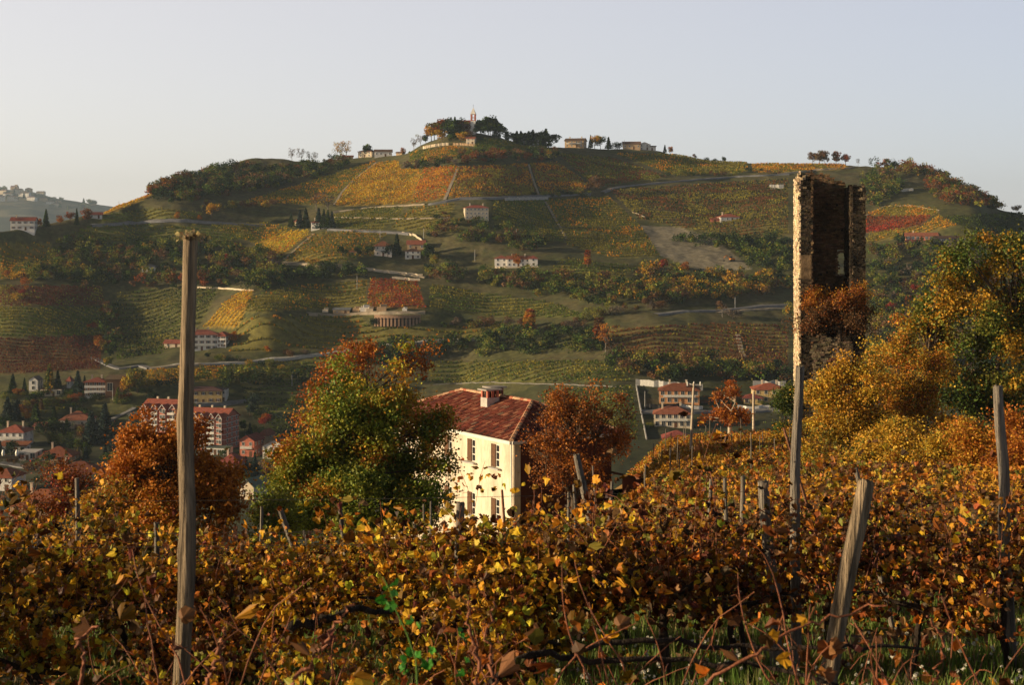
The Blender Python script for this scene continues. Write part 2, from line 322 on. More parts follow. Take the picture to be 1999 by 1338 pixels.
# fields: polygon on the hillside, leaf colours, row direction (degrees), row spacing, label
FIELDS = [
 ([(655,402),(690,352),(740,318),(780,315),(782,332),(830,329),(800,398),(700,402)], [YEL+(4,),GOLD+(3,),OLV+(2,)], 6, 3.6, "bright yellow vineyard slope below the ridge farm"),
 ([(830,329),(890,325),(895,328),(868,388),(802,398)], [GOLD+(3,),ORG+(3,),RUST+(1,),OLV+(2,)], -4, 3.6, "orange and gold vineyard left of the steep track under the church knoll"),
 ([(480,395),(540,375),(640,345),(735,315),(690,350),(650,395),(640,402)], [OLV+(3,),GRN+(2,),GOLD+(1,)], 8, 3.6, "olive vineyard left of the bright yellow slope"),
 ([(897,328),(1030,320),(1048,380),(877,388)], [OLV+(3,),BRN+(2,),GOLD+(1,)], 0, 3.4, "brownish vineyard directly below the church knoll"),
 ([(1036,320),(1090,318),(1150,360),(1140,375),(1057,380)], [OLV+(3,),BRN+(2,),GOLD+(1.2,)], -6, 3.4, "brownish vineyard right of the middle track"),
 ([(800,298),(880,286),(925,292),(920,305),(800,320)], [GRN+(3,),OLV+(3,),GOLD+(.6,)], 0, 3.2, "green vineyard strip under the stone wall of the knoll"),
 ([(930,270),(1000,275),(1070,287),(1060,300),(925,304)], [GRN+(3,),OLV+(2,)], 0, 3.2, "green vineyard on the right flank of the church knoll"),
 ([(1090,300),(1200,310),(1300,345),(1180,365),(1152,357)], [OLV+(2,),GRN+(2,),BRN+(2,)], -12, 3.6, "dark vineyard in the hollow right of the knoll"),
 ([(1200,300),(1340,303),(1460,319),(1460,336),(1320,345)], [OLV+(3,),GRN+(2,),GOLD+(.6,)], -6, 3.6, "olive vineyard just under the right skyline"),
 ([(1470,320),(1650,322),(1660,330),(1540,338),(1470,337)], [OLV+(2,),GOLD+(2,)], 0, 3.6, "golden vineyard strip above the pale dirt road"),
 ([(1190,372),(1540,350),(1540,460),(1480,470),(1360,450),(1250,430)], [OLV+(2,),DGR+(2,),BRN+(1.5,)], -8, 4.2, "wide dark vineyard left of the ruined tower"),
 ([(1065,392),(1190,385),(1250,440),(1290,500),(1200,505),(1110,480)], [OLV+(3,),GRN+(2,),GOLD+(1,)], 4, 4.2, "olive vineyard beside the bare ploughed field"),
 ([(965,395),(1060,392),(1105,475),(1050,468),(1010,452),(962,432)], [OLV+(2,),GRN+(3,)], 0, 4, "green vineyard right of the tall cream farmhouse"),
 ([(500,480),(530,455),(600,450),(608,455),(550,500),(520,495)], [YEL+(5,),LIM+(2,),GOLD+(1,)], 55, 3.4, "small bright yellow vineyard below the conifers"),
 ([(555,510),(612,458),(700,450),(760,455),(740,470),(732,500),(640,515)], [OLV+(3,),GOLD+(1.5,),GRN+(1,)], 2, 4.6, "striped olive vineyard left of the red and white house"),
 ([(650,420),(700,408),(790,405),(780,428),(745,450),(642,446)], [OLV+(3,),GRN+(2,)], -3, 4, "green terrace vineyard right of the conifers"),
 ([(800,408),(890,398),(880,422),(900,430),(850,452),(765,448)], [OLV+(3,),GRN+(2,),GOLD+(1,)], -3, 4, "green terrace vineyard left of the tall cream farmhouse"),
 ([(725,545),(815,550),(832,602),(718,602)], [RED+(2,),RUST+(3,),ORG+(3,),GOLD+(1.5,),OLV+(1,)], 8, 3.0, "red vineyard square above the curved brick arcade"),
 ([(480,585),(560,560),(718,547),(712,600),(600,606),(480,612)], [OLV+(3,),GRN+(2,),GOLD+(.7,)], 3, 4.6, "olive vineyard left of the red square"),
 ([(840,558),(1080,592),(1150,620),(1000,622),(840,606)], [GRN+(3,),OLV+(2,)], -3, 4.6, "green vineyard right of the red square"),
 ([(470,620),(700,616),(725,640),(820,640),(1000,628),(1000,648),(700,675),(560,686),(450,688)], [OLV+(3,),GRN+(2,),GOLD+(.8,)], 2, 5, "wide terraced vineyard below the curved brick arcade"),
 ([(398,640),(440,590),(480,567),(497,568),(465,640)], [YEL+(5,),GOLD+(2,)], 50, 3.6, "bright yellow vineyard above the white three-storey house"),
 ([(230,570),(430,562),(400,620),(380,645),(320,690),(230,705)], [GRN+(2,),DGR+(3,),OLV+(1,)], 10, 4.4, "dark green vineyard around the tall wooden post"),
 ([(0,560),(200,560),(205,598),(0,598)], [MAR+(3,),BRN+(2,),OLV+(1,)], 0, 3.2, "maroon vineyard band at the left edge"),
 ([(0,600),(205,602),(205,655),(0,660)], [OLV+(2,),GRN+(2,)], 0, 3.4, "dull green vineyard at the left edge"),
 ([(0,662),(205,657),(195,722),(0,732)], [MAR+(4,),BRN+(2,)], 0, 3.4, "dark maroon vineyard above the village"),
 ([(0,475),(100,475),(100,522),(0,548)], [OLV+(2,),GOLD+(1.5,),GRN+(1,)], 0, 3.8, "yellow-green vineyard under the white house on the left"),
 ([(180,442),(360,439),(480,442),(500,470),(400,468),(230,475),(120,465)], [GRN+(3,),OLV+(2,)], 0, 4, "green vineyard below the narrow road at upper left"),
 ([(200,422),(300,408),(400,415),(380,430),(200,436)], [GRN+(2,),OLV+(2,)], 0, 3.6, "green vineyard above the narrow road at upper left"),
 ([(195,418),(235,396),(285,377),(300,380),(250,405),(205,420)], [YEL+(5,),GOLD+(2,)], 40, 3, "bright yellow vineyard on the left shoulder of the hill"),
 ([(410,441),(520,436),(580,446),(500,478),(480,470)], [OLV+(3,),GRN+(2,),GOLD+(1,)], 0, 4, "olive vineyard left of the small bright yellow one"),
 ([(1690,420),(1720,408),(1760,400),(1830,408),(1835,420),(1780,424)], [OLV+(3,),GOLD+(1.5,)], 5, 3.2, "green vineyard top right of the ruined tower"),
 ([(1690,455),(1695,424),(1820,422),(1800,440),(1740,452)], [RED+(3,),MAR+(2,),RUST+(1,)], 5, 3.2, "red vineyard right of the ruined tower"),
 ([(1690,475),(1700,456),(1800,443),(1835,422),(1870,440),(1780,460)], [GOLD+(2,),OLV+(3,)], 5, 3.2, "yellowish vineyard below the red one right of the tower"),
 ([(1850,424),(1999,416),(1999,462),(1900,462)], [DGR+(3,),GRN+(2,)], -30, 3.2, "dark vineyard at the right edge of the hill"),
 ([(1190,640),(1440,632),(1540,640),(1540,718),(1200,698)], [BRN+(3,),OLV+(2,),MAR+(1,)], 0, 5, "brown vineyard above the brick villas"),
 ([(840,708),(1190,706),(1236,745),(840,750)], [GRN+(2,),OLV+(2,)], 0, 5, "green striped vineyard above the farmhouse roof"),
 ([(470,742),(600,735),(700,742),(700,850),(560,860),(480,800)], [GRN+(3,),DGR+(2,)], 0, 5.5, "dark green striped vineyard right of the apartment block"),
 ([(270,727),(360,719),(440,716),(430,740),(280,757)], [GOLD+(3,),YEL+(2,),OLV+(1,)], 5, 3.6, "golden vineyard patch above the apartment block"),
 ([(440,716),(640,700),(620,730),(432,742)], [GRN+(2,),OLV+(2,)], 5, 4.4, "green vineyard under the long pale road"),
 ([(1100,505),(1250,522),(1190,560),(1060,545)], [OLV+(2,),GRN+(2,)], 0, 4.6, "green vineyard between the long white house and the bare field"),
 ([(60,782),(170,788),(120,806),(60,808)], [OLV+(2,),GRN+(2,)], 0, 4, "small terraced vineyard above the hip-roofed villa"),
 ([(1060,765),(1236,755),(1246,860),(1060,850)], [GRN+(2,),OLV+(2,)], 12, 4.6, "dark vineyard left of the brick villas"),
]
SOIL = [(1250,440),(1330,445),(1400,470),(1470,527),(1380,532),(1290,500)]

def terrain():
    a = np.concatenate([np.linspace(-1.2, -.42, 60, endpoint=False), np.linspace(-.42, .42, 680), np.linspace(.43, 1.2, 60)])
    ys = np.concatenate([np.arange(-6, 40, .5), np.arange(40, 140, 1.2), np.arange(140, 600, 6), np.arange(600, 1250, 2.2), np.arange(1250, 1790, 12)])
    X = a[:, None] * (ys[None] + 8); Y = np.ones((len(a), 1)) * ys[None]; Z = H(X, Y)
    ys2 = np.array([2000, 2600, 4000, 7000, 12000, 20000.])
    X = np.hstack([X, a[:, None] * (ys2[None] + 8)]); Y = np.hstack([Y, np.ones((len(a), 1)) * ys2]); Z = np.hstack([Z, np.full((len(a), 6), -97.0)])
    na, ny = X.shape
    px = CX + F * X / np.maximum(Y, 5); py = HY - F * Z / np.maximum(Y, 5)
    n1 = fbm(X / 30, Y / 30, 20); n2 = fbm(X / 4, Y / 4, 30)
    C = np.empty((na, ny, 3))
    sc = A(.09, .09, .028); br = A(.12, .105, .045); gr = A(.06, .085, .028)
    m = np.clip((n1 - .35) * 4, 0, 1)[..., None]; C[:] = sc * (1 - m) + br * m
    m = np.clip((n2 - .45) * 4, 0, 1)[..., None]; C = C * (1 - m * .5) + gr * m * .5
    farm = Y > 335
    for poly, pal, ang, sp, lb in FIELDS:
        k = in_poly(px, py, poly) & farm
        P = np.array([p[:3] for p in pal]); ww = np.array([p[3] for p in pal]); av = (P * ww[:, None]).sum(0) / ww.sum()
        C[k] = av * .4 + A(.145, .125, .04) * .6
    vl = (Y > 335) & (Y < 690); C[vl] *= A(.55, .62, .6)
    k = in_poly(px, py, SOIL) & farm; C[k] = A(.25, .22, .155)
    nr = (Y < 45)
    g = A(.06, .085, .022); b = A(.12, .08, .04)
    m = np.clip((fbm(X / 1.3, Y / 1.3, 50) - .42) * 5, 0, 1)[..., None]; cn = g * (1 - m) + b * m
    C = np.where(nr[..., None], cn, C)
    mr = (Y > 45) & (Y < 140) & (px > 1200)
    m = np.clip((fbm(X / 3, Y / 3, 60) - .4) * 5, 0, 1)[..., None]
    C = np.where(mr[..., None], A(.20, .13, .05) * (1 - m) + A(.27, .15, .035) * m, C)
    i = np.arange(na - 1)[:, None] * ny; j = np.arange(ny - 1)[None]
    Q = np.stack([i + j, i + ny + j, i + ny + j + 1, i + j + 1], -1).reshape(-1, 4)
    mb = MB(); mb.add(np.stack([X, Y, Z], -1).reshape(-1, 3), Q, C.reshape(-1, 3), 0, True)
    tag(mb.build("ground", M['ground']), kind="structure")
terrain()

def distant_hill():
    prof = np.array([(-1500, 440), (-500, 395), (-200, 372), (0, 369), (60, 374), (110, 388), (170, 396), (260, 408), (420, 432), (700, 480.)])
    p = np.arange(-1500, 701, 8.0); ys = np.concatenate([np.linspace(4800, 6400, 40), np.linspace(6450, 7300, 8)])
    X = (p[:, None] - CX) / F * ys[None]; Y = np.ones((len(p), 1)) * ys
    top = (HY - np.interp(p, prof[:, 0], prof[:, 1])) / F * 6400
    t = np.clip((ys - 4800) / 1600, 0, 1); t = np.where(ys > 6400, 1 - (ys - 6400) / 1300, t ** .8)
    Z = -98 + (top[:, None] + 98) * t + (fbm(X / 220, Y / 220, 77) - .48) * 40 * np.minimum(t, 1) * (1 - (t > .97) * .7)
    n = fbm(X / 120, Y / 120, 78); m = np.clip((n - .42) * 6, 0, 1)[..., None]
    C = A(.05, .06, .03) * (1 - m) + A(.2, .18, .1) * m
    ny = len(ys); i = np.arange(len(p) - 1)[:, None] * ny; j = np.arange(ny - 1)[None]
    Q = np.stack([i + j, i + ny + j, i + ny + j + 1, i + j + 1], -1).reshape(-1, 4)
    mb = MB(); mb.add(np.stack([X, Y, Z], -1).reshape(-1, 3), Q, C.reshape(-1, 3), 0, True)
    tag(mb.build("hills", M['ground']), kind="structure")
    def hz(px, py): # point on its face seen at px, py
        Yt = np.arange(4850, 6400, 8.0); k = (HY - py) / F * Yt
        tt = ((Yt - 4800) / 1600) ** .8; zz = -98 + (np.interp(px, p, top) + 98) * tt
        q = int(np.argmax(zz > k)) if (zz > k).any() else len(Yt) - 1
        return A((px - CX) / F * Yt[q], Yt[q], zz[q])
    return hz
HZ = distant_hill()
# ------------------------------------------------------------------ vineyards on the far hill (rows nobody could count)
def vineyard(poly, pal, ang, sp, label, y0=560, y1=1250, size=.8, step=.7, hgt=1.2, per=5, seed=1, name="vineyard", mtl='fleaf', near=False):
    g = rng_(seed); P = np.array(poly, float)
    if near: c = near
    else:
        pts = np.array([at(a, b) for a, b in poly]); c = (pts[:, 0].min() - 3, pts[:, 0].max() + 3, pts[:, 1].min() - 6, pts[:, 1].max() + 6)
    th = R(ang); u = A(math.cos(th), math.sin(th)); v = A(-math.sin(th), math.cos(th))
    L = math.hypot(c[1] - c[0], c[3] - c[2]) / 2 + 5; m = ((c[0] + c[1]) / 2, (c[2] + c[3]) / 2)
    s = np.arange(-L, L, step); t = np.arange(-L, L, sp)
    S, T = np.meshgrid(s, t); S = S + g.uniform(-.4, .4, S.shape) * step; T = T + g.normal(0, .12, T.shape) + (noise2(S / 25, T / 25, seed) - .5) * sp * .8
    x = (m[0] + S * u[0] + T * v[0]).ravel(); y = (m[1] + S * u[1] + T * v[1]).ravel()
    k = (x > c[0]) & (x < c[1]) & (y > c[2]) & (y < c[3]); x = x[k]; y = y[k]
    z = H(x, y); px, py = topix(x, y, z); k = in_poly(px + noise2(x / 5, y / 5, 4) * 3, py, poly)
    gap = fbm(x / 9, y / 9, seed + 5) < .78; k &= gap
    x = x[k]; y = y[k]; z = z[k]; n = len(x)
    if n == 0: print("EMPTY FIELD", label); return
    blk = np.clip(.8 + .55 * (fbm(x / 14, y / 14, seed + 9)), .7, 1.4)
    # colour patches: neighbouring vines turn together
    w = np.array([p[3] for p in pal]); cw = np.cumsum(w) / w.sum(); q = np.clip((fbm(x / 10, y / 10, seed + 31) - .47) * 2.6 + .5 + g.uniform(-.45, .45, n), 0, .999)
    colr = np.array([p[:3] for p in pal])[np.searchsorted(cw, q)]
    mb = MB()
    for r in range(per):
        C = np.stack([x + g.uniform(-.4, .4, n) * step, y + g.uniform(-.22, .22, n), z + g.uniform(.3, hgt, n)], -1)
        cards(mb, C, size * g.uniform(.6, 1.15, n), np.clip(colr * (blk * g.uniform(.75, 1.25, n))[:, None], .005, .8), g)
    return tag(mb.build(name, M[mtl]), label, "vineyard", kind="stuff")
for i, (poly, pal, ang, sp, lb) in enumerate(FIELDS):
    vineyard(poly, [tuple(min(.85, c * (1.45 if ('yellow' in lb or 'gold' in lb or 'orange' in lb) else 1.32) * f_) for c, f_ in zip(p[:3], (1.12, .98, .85))) + (p[3],) for p in pal], ang, sp, lb, seed=100 + i, size=.66)  # yellow, gold and orange plots brightened to stand for sunlit slopes

# ------------------------------------------------------------------ far trees
def crown_pts(shape, n, g):
    """unit-height crown: leaf-clump centres; returns points and normalised clump ids"""
    if shape == 'conifer':
        t = g.uniform(0, 1, n) ** .75; z = .1 + .9 * (1 - t) ; r = (.02 + .24 * t) * g.uniform(.35, 1.05, n) * (1 - .28 * np.modf(t * 8)[0]); a = g.uniform(0, 6.283, n)
        return np.stack([r * np.cos(a), r * np.sin(a), 1.1 - z * 0 - (1 - (1 - t)) * .95 - .1], -1), (a * 2).astype(int)
    if shape == 'poplar': cl = [(0, 0, .25 + .1 * i, .11 - .004 * i) for i in range(8)]
    elif shape == 'bush': cl = [(*g.uniform(-.42, .42, 2), g.uniform(.2, .62), g.uniform(.2, .36)) for _ in range(9)]
    elif shape == 'bare': cl = [(*g.uniform(-.26, .26, 2), g.uniform(.4, .88), g.uniform(.12, .2)) for _ in range(12)]
    else: cl = [(*g.uniform(-.27, .27, 2), g.uniform(.36, .84), g.uniform(.13, .24)) for _ in range(13)]
    cl = np.array(cl); k = g.choice(len(cl), n, p=cl[:, 3] ** 2 / (cl[:, 3] ** 2).sum())
    d = g.normal(size=(n, 3)); d /= np.linalg.norm(d, axis=1)[:, None]; d *= (g.uniform(.5, 1.05, n) * cl[k, 3])[:, None]
    p = cl[k, :3] + d * A(1, 1, .85); p[:, 2] = np.maximum(p[:, 2], .04)
    return p, k
PAL = dict(dark=[DGR + (4,), GRN + (1,)], green=[GRN + (3,), OLV + (2,)], olive=[OLV + (4,), GRN + (1,), GOLD + (.5,)], gold=[GOLD + (3,), YEL + (1,), OLV + (1,)],
    orange=[ORG + (3,), GOLD + (1,), RUST + (1,)], red=[RED + (3,), ORG + (1,)], rust=[RUST + (3,), BRN + (2,)], grey=[GRY + (3,), BRN + (1,)], brown=[BRN + (3,), OLV + (1,), DRY + (1,)],
    yellow=[YEL + (3,), LIM + (1,)], blue=[(.035, .055, .045, 1)])
PROTO = {}
def proto(shape, colr, v):
    key = (shape, colr, v)
    if key in PROTO: return PROTO[key]
    g = rng_(hash_(key)); n = dict(conifer=900, poplar=500, bush=700, bare=330).get(shape, 800)
    p, k = crown_pts(shape, n, g); cc = pick(PAL[colr], 16, g, .25)[k % 16] * g.uniform(.7, 1.3, (n, 1))
    mb = MB(); cards(mb, p, (.05 if shape != 'bare' else .04) * g.uniform(.6, 1.3, n) * (1.25 if shape in ('bush', 'round') else 1), np.clip(cc, .004, .7), g, upbias=.3)
    crown = mb.mesh("crown", M['fleaf'])
    tb = MB(); hh = dict(conifer=.95, bush=.35, poplar=.8).get(shape, .55)
    tb.tube([(0, 0, -.12), (.005, .01, hh * .5), (.01, 0, hh)], [.025, .018, .006], 6)
    if shape not in ('conifer', 'poplar'):
        for _ in range(9 if shape == 'bare' else 5):
            a = g.uniform(0, 6.28); z0 = g.uniform(.25, .5) * hh * 1.6; r = g.uniform(.15, .3)
            tb.tube([(0, 0, z0), (r * .5 * math.cos(a), r * .5 * math.sin(a), z0 + .12), (r * math.cos(a), r * math.sin(a), z0 + .32)], [.01, .007, .003], 4)
    PROTO[key] = (crown, tb.mesh("trunk", M['bark'] if shape != 'bare' else M['greypost'])); return PROTO[key]
def hash_(k):
    s = 7
    for ch in str(k): s = (s * 131 + ord(ch)) % 1000003
    return s
NT = [0]
def ftree(px, py, hp, shape, colr, label, group=None, wide=1.0, name=None, pt=None, cat=None):
    """tree whose foot is seen at (px, py) and that stands hp photo pixels tall"""
    p = at(px, py) if pt is None else pt; NT[0] += 1; g = rng_(NT[0] * 13)
    h = hp / F * p[1]; c, t = proto(shape, colr, NT[0] % 3)
    nm = name or dict(conifer="conifer_tree", poplar="poplar_tree", bush="bush", bare="bare_tree").get(shape, "broadleaf_tree")
    o = thing(nm, label, cat or ("bush" if shape == 'bush' else "tree"), p - A(0, 0, .1), g.uniform(0, 6.28), group, (h * wide, h * wide, h))
    link("crown", c, o); link("trunk", t, o); return o

# named single trees (foot x, foot y, height in px, shape, colour, label, width)
for a in [
 (1147,522,34,'poplar','orange',"slim orange tree alone below the long white house",2.2),
 (1010,520,26,'round','orange',"orange tree standing in front of the long white house",1),
 (1035,655,50,'poplar','orange',"tall pale orange poplar on the lower slope",2.2),
 (1028,650,38,'poplar','gold',"lower gold poplar beside the tall pale orange one",2.0),
 (345,430,17,'round','orange',"small rust-orange tree beside the narrow road at upper left",1),
 (413,425,30,'round','gold',"golden tree at the left end of the upper left hedge",1.1),
 (390,432,12,'round','orange',"tiny orange tree right of the rust-orange one on the upper left road",1),
 (455,412,22,'round','olive',"olive tree in the middle of the upper left hedge",1.2),
 (480,412,22,'round','brown',"brown tree right of the olive one in the upper left hedge",1.2),
 (517,412,20,'round','gold',"gold tree at the right end of the upper left hedge",1.2),
 (403,473,14,'round','gold',"small pale yellow tree just right of the tall post's top",1),
 (462,487,14,'round','red',"bright red tree in the scrub right of the tall post",1),
 (442,518,22,'poplar','red',"narrow red tree in the scrub right of the tall post",1.8),
 (203,613,16,'bush','orange',"orange-red bush at the top of the left gully",1),
 (215,625,18,'bush','olive',"olive bush beside the orange-red one in the left gully",1),
 (178,642,18,'bush','red',"red-brown bush in the maroon vineyard at left",1),
 (193,680,26,'round','orange',"orange tree at the foot of the left gully",1),
 (213,717,24,'round','olive',"round yellow-green tree below the left gully",1.1),
 (455,672,26,'round','orange',"orange tree beside the white three-storey house",.9),
 (517,836,28,'round','red',"rounded red-orange tree right of the apartment block",1.1),
 (520,690,16,'round','orange',"orange tree left of the long pale road",1),
 (565,697,18,'bush','brown',"brown bush on the long pale road",1.2),
 (595,694,14,'bush','grey',"greyish bush on the long pale road",1.2),
 (460,667,12,'bush','gold',"small gold bush above the long pale road",1),
 (1170,350,0,'bush','olive',None,1),
 (1160,375,34,'round','brown',"brown round tree at the bend of the upper road",1.1),
 (1075,315,26,'round','olive',"olive tree at the right end of the hedge under the knoll",1.3),
 (1275,354,15,'bush','olive',"bush with orange edge beside the upper road right of the bend",1.8),
 (640,418,44,'bare','grey',"large pale leafless tree behind the conifers left of centre",1.3),
 (618,412,36,'bare','brown',"smaller brown leafless tree left of the large pale one",1.2),
 (612,528,24,'round','gold',"round yellow tree on the lower farm road",1.3),
 (615,305,20,'bare','grey',"thin leafless tree furthest right of the skyline clump left of the ridge farm",1),
 (658,312,36,'bare','gold',"pale yellow thin tree left of the ridge farm",.75),
 (668,312,38,'bare','gold',"pale yellow thin tree between its two neighbours left of the ridge farm",.75),
 (677,310,36,'bare','gold',"pale yellow thin tree nearest the ridge farm",.75),
 (570,316,28,'bare','grey',"leafless skyline tree at the left of the crest wood",.8),
 (588,316,28,'bare','grey',"second leafless skyline tree from the left above the crest wood",.8),
 (603,316,22,'bare','grey',"third leafless skyline tree from the left above the crest wood",.8),
 (650,312,14,'bush','dark',"dark bush at the left end of the ridge farm",1),
 (721,306,26,'round','dark',"dark round tree in front of the ridge farm",1.2),
 (787,298,14,'round','orange',"small orange tree right of the ridge farm",1),
 (808,293,24,'bare','grey',"leafless tree on the rise left of the church knoll",1),
 (821,288,28,'bare','brown',"brown sparse tree on the rise left of the church knoll",.9),
 (831,282,22,'round','dark',"small dark tree on the rise left of the church knoll",.8),
 (990,276,20,'poplar','dark',"small dark tree at the right foot of the church knoll",2.4),
 (1161,283,28,'round','gold',"golden tree between the ridge villa and the white gabled farm",1),
 (1153,283,26,'conifer','dark',"dark conifer left of the golden ridge tree",1),
 (1172,285,26,'round','dark',"dark tree right of the golden ridge tree",1),
 (1188,287,25,'conifer','dark',"pointed dark conifer left of the white gabled farm",1.4),
 (1205,291,18,'bush','dark',"dark bush against the left end of the white gabled farm",1.6),
 (1298,294,16,'conifer','dark',"small dark conifer right of the white gabled farm",1.2),
 (1308,294,17,'round','orange',"small orange tree right of the white gabled farm",.8),
 (1356,302,11,'round','grey',"tiny grey tree furthest left of the skyline dots",1),(1380,309,10,'bush','dark',"tiny dark bush second of the skyline dots",1),
 (1395,311,9,'bush','dark',"tiny dark bush third of the skyline dots",1),(1413,314,12,'round','dark',"tiny dark round tree last of the skyline dots",1.1),
 (1586,320,24,'round','brown',"brown tree left of the pair on the right skyline",.9),(1600,320,32,'round','brown',"tallest brown tree on the right skyline",.95),
 (1610,320,28,'round','brown',"brown tree right of the tallest on the right skyline",.8),
 (1632,321,27,'round','rust',"reddish round tree on the right skyline",.95),(1651,322,24,'round','rust',"reddish round tree nearest the pale road end on the right skyline",.95),
 (1675,322,16,'bare','grey',"thin grey leafless tree right of the skyline trees",.8),(1730,324,18,'bare','gold',"pale leafless tree above the right wood",1.2),
 (1984,415,17,'round','brown',"brown round tree at the right edge of the skyline",1.2),
 (1753,470,16,'conifer','dark',"left of the two tiny conifers beside the long red building",1),(1764,470,16,'conifer','dark',"right of the two tiny conifers beside the long red building",1),
 (90,444,36,'conifer','dark',"dark layered conifer right of the white house at left",1),(78,444,18,'round','orange',"orange tree between the white house and the layered conifer",.8),
 (118,438,18,'round','orange',"orange tree right of the layered conifer",1.1),(137,436,22,'round','rust',"rust tree left of the tall thin conifer at left",1),
 (150,440,34,'conifer','dark',"tall thin dark conifer at upper left",.7),(170,437,28,'round','rust',"dark reddish tree before the half-hidden red roof",1.1),
 (97,770,60,'conifer','olive',"tall sunlit conifer rising beside the chapel",1.15),(113,768,44,'conifer','dark',"dark conifer behind the tall sunlit one",1.1),
 (25,772,40,'conifer','dark',"dark conifer left of the chapel",1.2),(48,768,30,'conifer','dark',"small conifer against the chapel's left side",1),
 (152,772,48,'conifer','blue',"dark conifer left of the white house with the brown barn",1.2),(165,764,30,'conifer','blue',"second dark conifer nearest the white house with the barn",1),
 (36,776,18,'round','orange',"small orange tree in front of the chapel's left side",1.3),
 (250,782,52,'round','gold',"tall golden tree right of the brown barn",.8),(268,770,54,'round','olive',"olive tree behind the tall golden one",.9),
 (135,790,14,'round','olive',"small yellow-green tree below the little tower",1.2),
 (40,815,26,'round','orange',"orange tree above the white villa at the left edge",1.2),(52,822,26,'round','orange',"orange tree nearer the conifers above the left-edge villa",.9),
 (178,870,68,'conifer','blue',"large spreading dark conifer right of the hip-roofed villa",1.35),(205,862,74,'conifer','blue',"largest dark conifer left of the orange tree",1.3),
 (145,835,26,'bush','dark',"dark round garden bush before the hip-roofed villa",1.2),(130,848,30,'conifer','dark',"dark garden conifer before the hip-roofed villa",1.4),
 (15,822,48,'conifer','blue',"dark conifer behind the left-edge villa's roof",1.3),(33,822,40,'conifer','blue',"second dark conifer behind the left-edge villa's roof",1.3),
 (70,835,46,'conifer','dark',"third dark conifer right of the left-edge villa",1.4),(88,850,40,'bush','dark',"dark bush mass right of the left-edge villa",1.2),
 (105,830,36,'conifer','dark',"conifer left of the hip-roofed villa",1.2),
 (88,892,14,'bush','red',"red hedge bush left end above the low red roof",1.3),(57,893,16,'bush','red',"maroon bush beside the white portico",1.2),
 (84,912,0,'bush','red',None,1),(480,925,34,'conifer','blue',"bluish conifer left of the pair below the balcony house",1.1),(497,930,46,'conifer','blue',"bluish conifer right of the pair below the balcony house",.9),
 (522,935,40,'round','brown',"brown tree below the white balcony house",1),(488,860,34,'conifer','dark',"dark conifer behind the brick gable house",1),
 (1170,680,58,'poplar','rust',"tall rust-coloured tree at the left of the lower right wood",2.2),(1182,690,60,'bare','orange',"sparse orange tree next to the tall rust-coloured one",.9),
 (1195,715,50,'bare','grey',"tall grey leafless tree in front of the rust-coloured one",.9),
 (1460,575,16,'round','olive',"small olive tree below the bare field",1),(1337,535,24,'round','orange',"orange tree at the foot of the bare field",1.1),(1295,530,24,'round','red',"red-orange tree left at the foot of the bare field",1),
 (1308,550,16,'round','red',"deep red small tree under the bare field",1),(1490,555,20,'bush','orange',"orange bush left of the tower",1.8),(1507,545,18,'round','gold',"yellow-green tree left of the tower",.9),
 (1458,505,24,'round','olive',"pale olive tree right of the bare field",1),(1541,620,38,'bush','olive',"yellow-green bush against the tower's left edge",.6),
 (1410,620,34,'bare','brown',"brown leafless tree on the lower right road",1.1),(1430,622,22,'bush','grey',"grey bush beside the leafless tree on the lower right road",1.3),
 (1785,585,34,'round','red',"bright red tree in the wood right of the tower",.8),(1775,600,24,'round','red',"second red tree below the bright red one in the wood",1),
 (1740,620,32,'round','red',"dark red tree in the wood nearest the tower",.9),
 (730,640,20,'round','dark',"dark round tree at the left end of the curved brick arcade",1.4),
]:
    if a[2]: ftree(a[0], a[1], a[2], a[3], a[4], a[5], wide=a[6])
for i, (x, y, h, sh, c) in enumerate([(848,272,34,'round','brown'),(858,270,38,'round','olive'),(868,268,38,'round','rust'),(878,268,40,'round','dark'),(888,266,38,'conifer','dark'),(896,262,34,'round','dark'),
    (842,276,30,'round','gold'),(905,262,30,'round','brown'),(938,263,28,'round','dark'),(945,263,34,'round','dark'),(953,263,38,'round','dark'),(962,265,42,'round','dark'),(969,269,38,'conifer','dark'),(930,263,22,'round','dark'),(957,266,34,'round','green'),(948,268,26,'round','dark'),(882,272,30,'round','dark'),(895,270,26,'round','dark'),
    (884,280,22,'round','dark'),(900,280,24,'round','gold'),(936,278,16,'round','dark'),(977,270,26,'round','dark'),(863,278,26,'round','gold'),(915,268,18,'bush','brown')]):
    ftree(x, y, h, sh, c, "tree in the mixed clump that surrounds the hilltop church", "trees around the hilltop church", wide=1.15)
for i, (x, h) in enumerate([(1002,24),(1009,28),(1017,30),(1024,30),(1032,30),(1040,32),(1048,31),(1056,30),(1066,36),(1071,30)]):
    ftree(x, 281, h, 'conifer' if i % 3 else 'round', 'dark', "dark tree in the dense row on the ridge right of the church", "conifer row on the ridge", wide=1.7)
for i, (x, y, h) in enumerate([(568,445,30),(585,447,38),(597,446,40),(622,448,42),(632,447,38),(648,447,34),(640,446,36)]):
    ftree(x, y, h, 'conifer', 'blue' if i % 2 else 'dark', "dark conifer screening the half-hidden white villa", "conifers around the half-hidden villa", wide=1.1)
for i, (x, y, h, c) in enumerate([(757,502,28,'dark'),(775,501,44,'dark'),(830,508,34,'dark'),(842,512,30,'dark'),(722,500,22,'dark'),(700,500,20,'dark'),(668,500,22,'dark'),(850,520,26,'olive')]):
    ftree(x, y, h, 'conifer' if i in (1, ) else 'round', c, "dark garden tree around the red and white farmhouses", "garden trees of the farmhouses", wide=1.1)

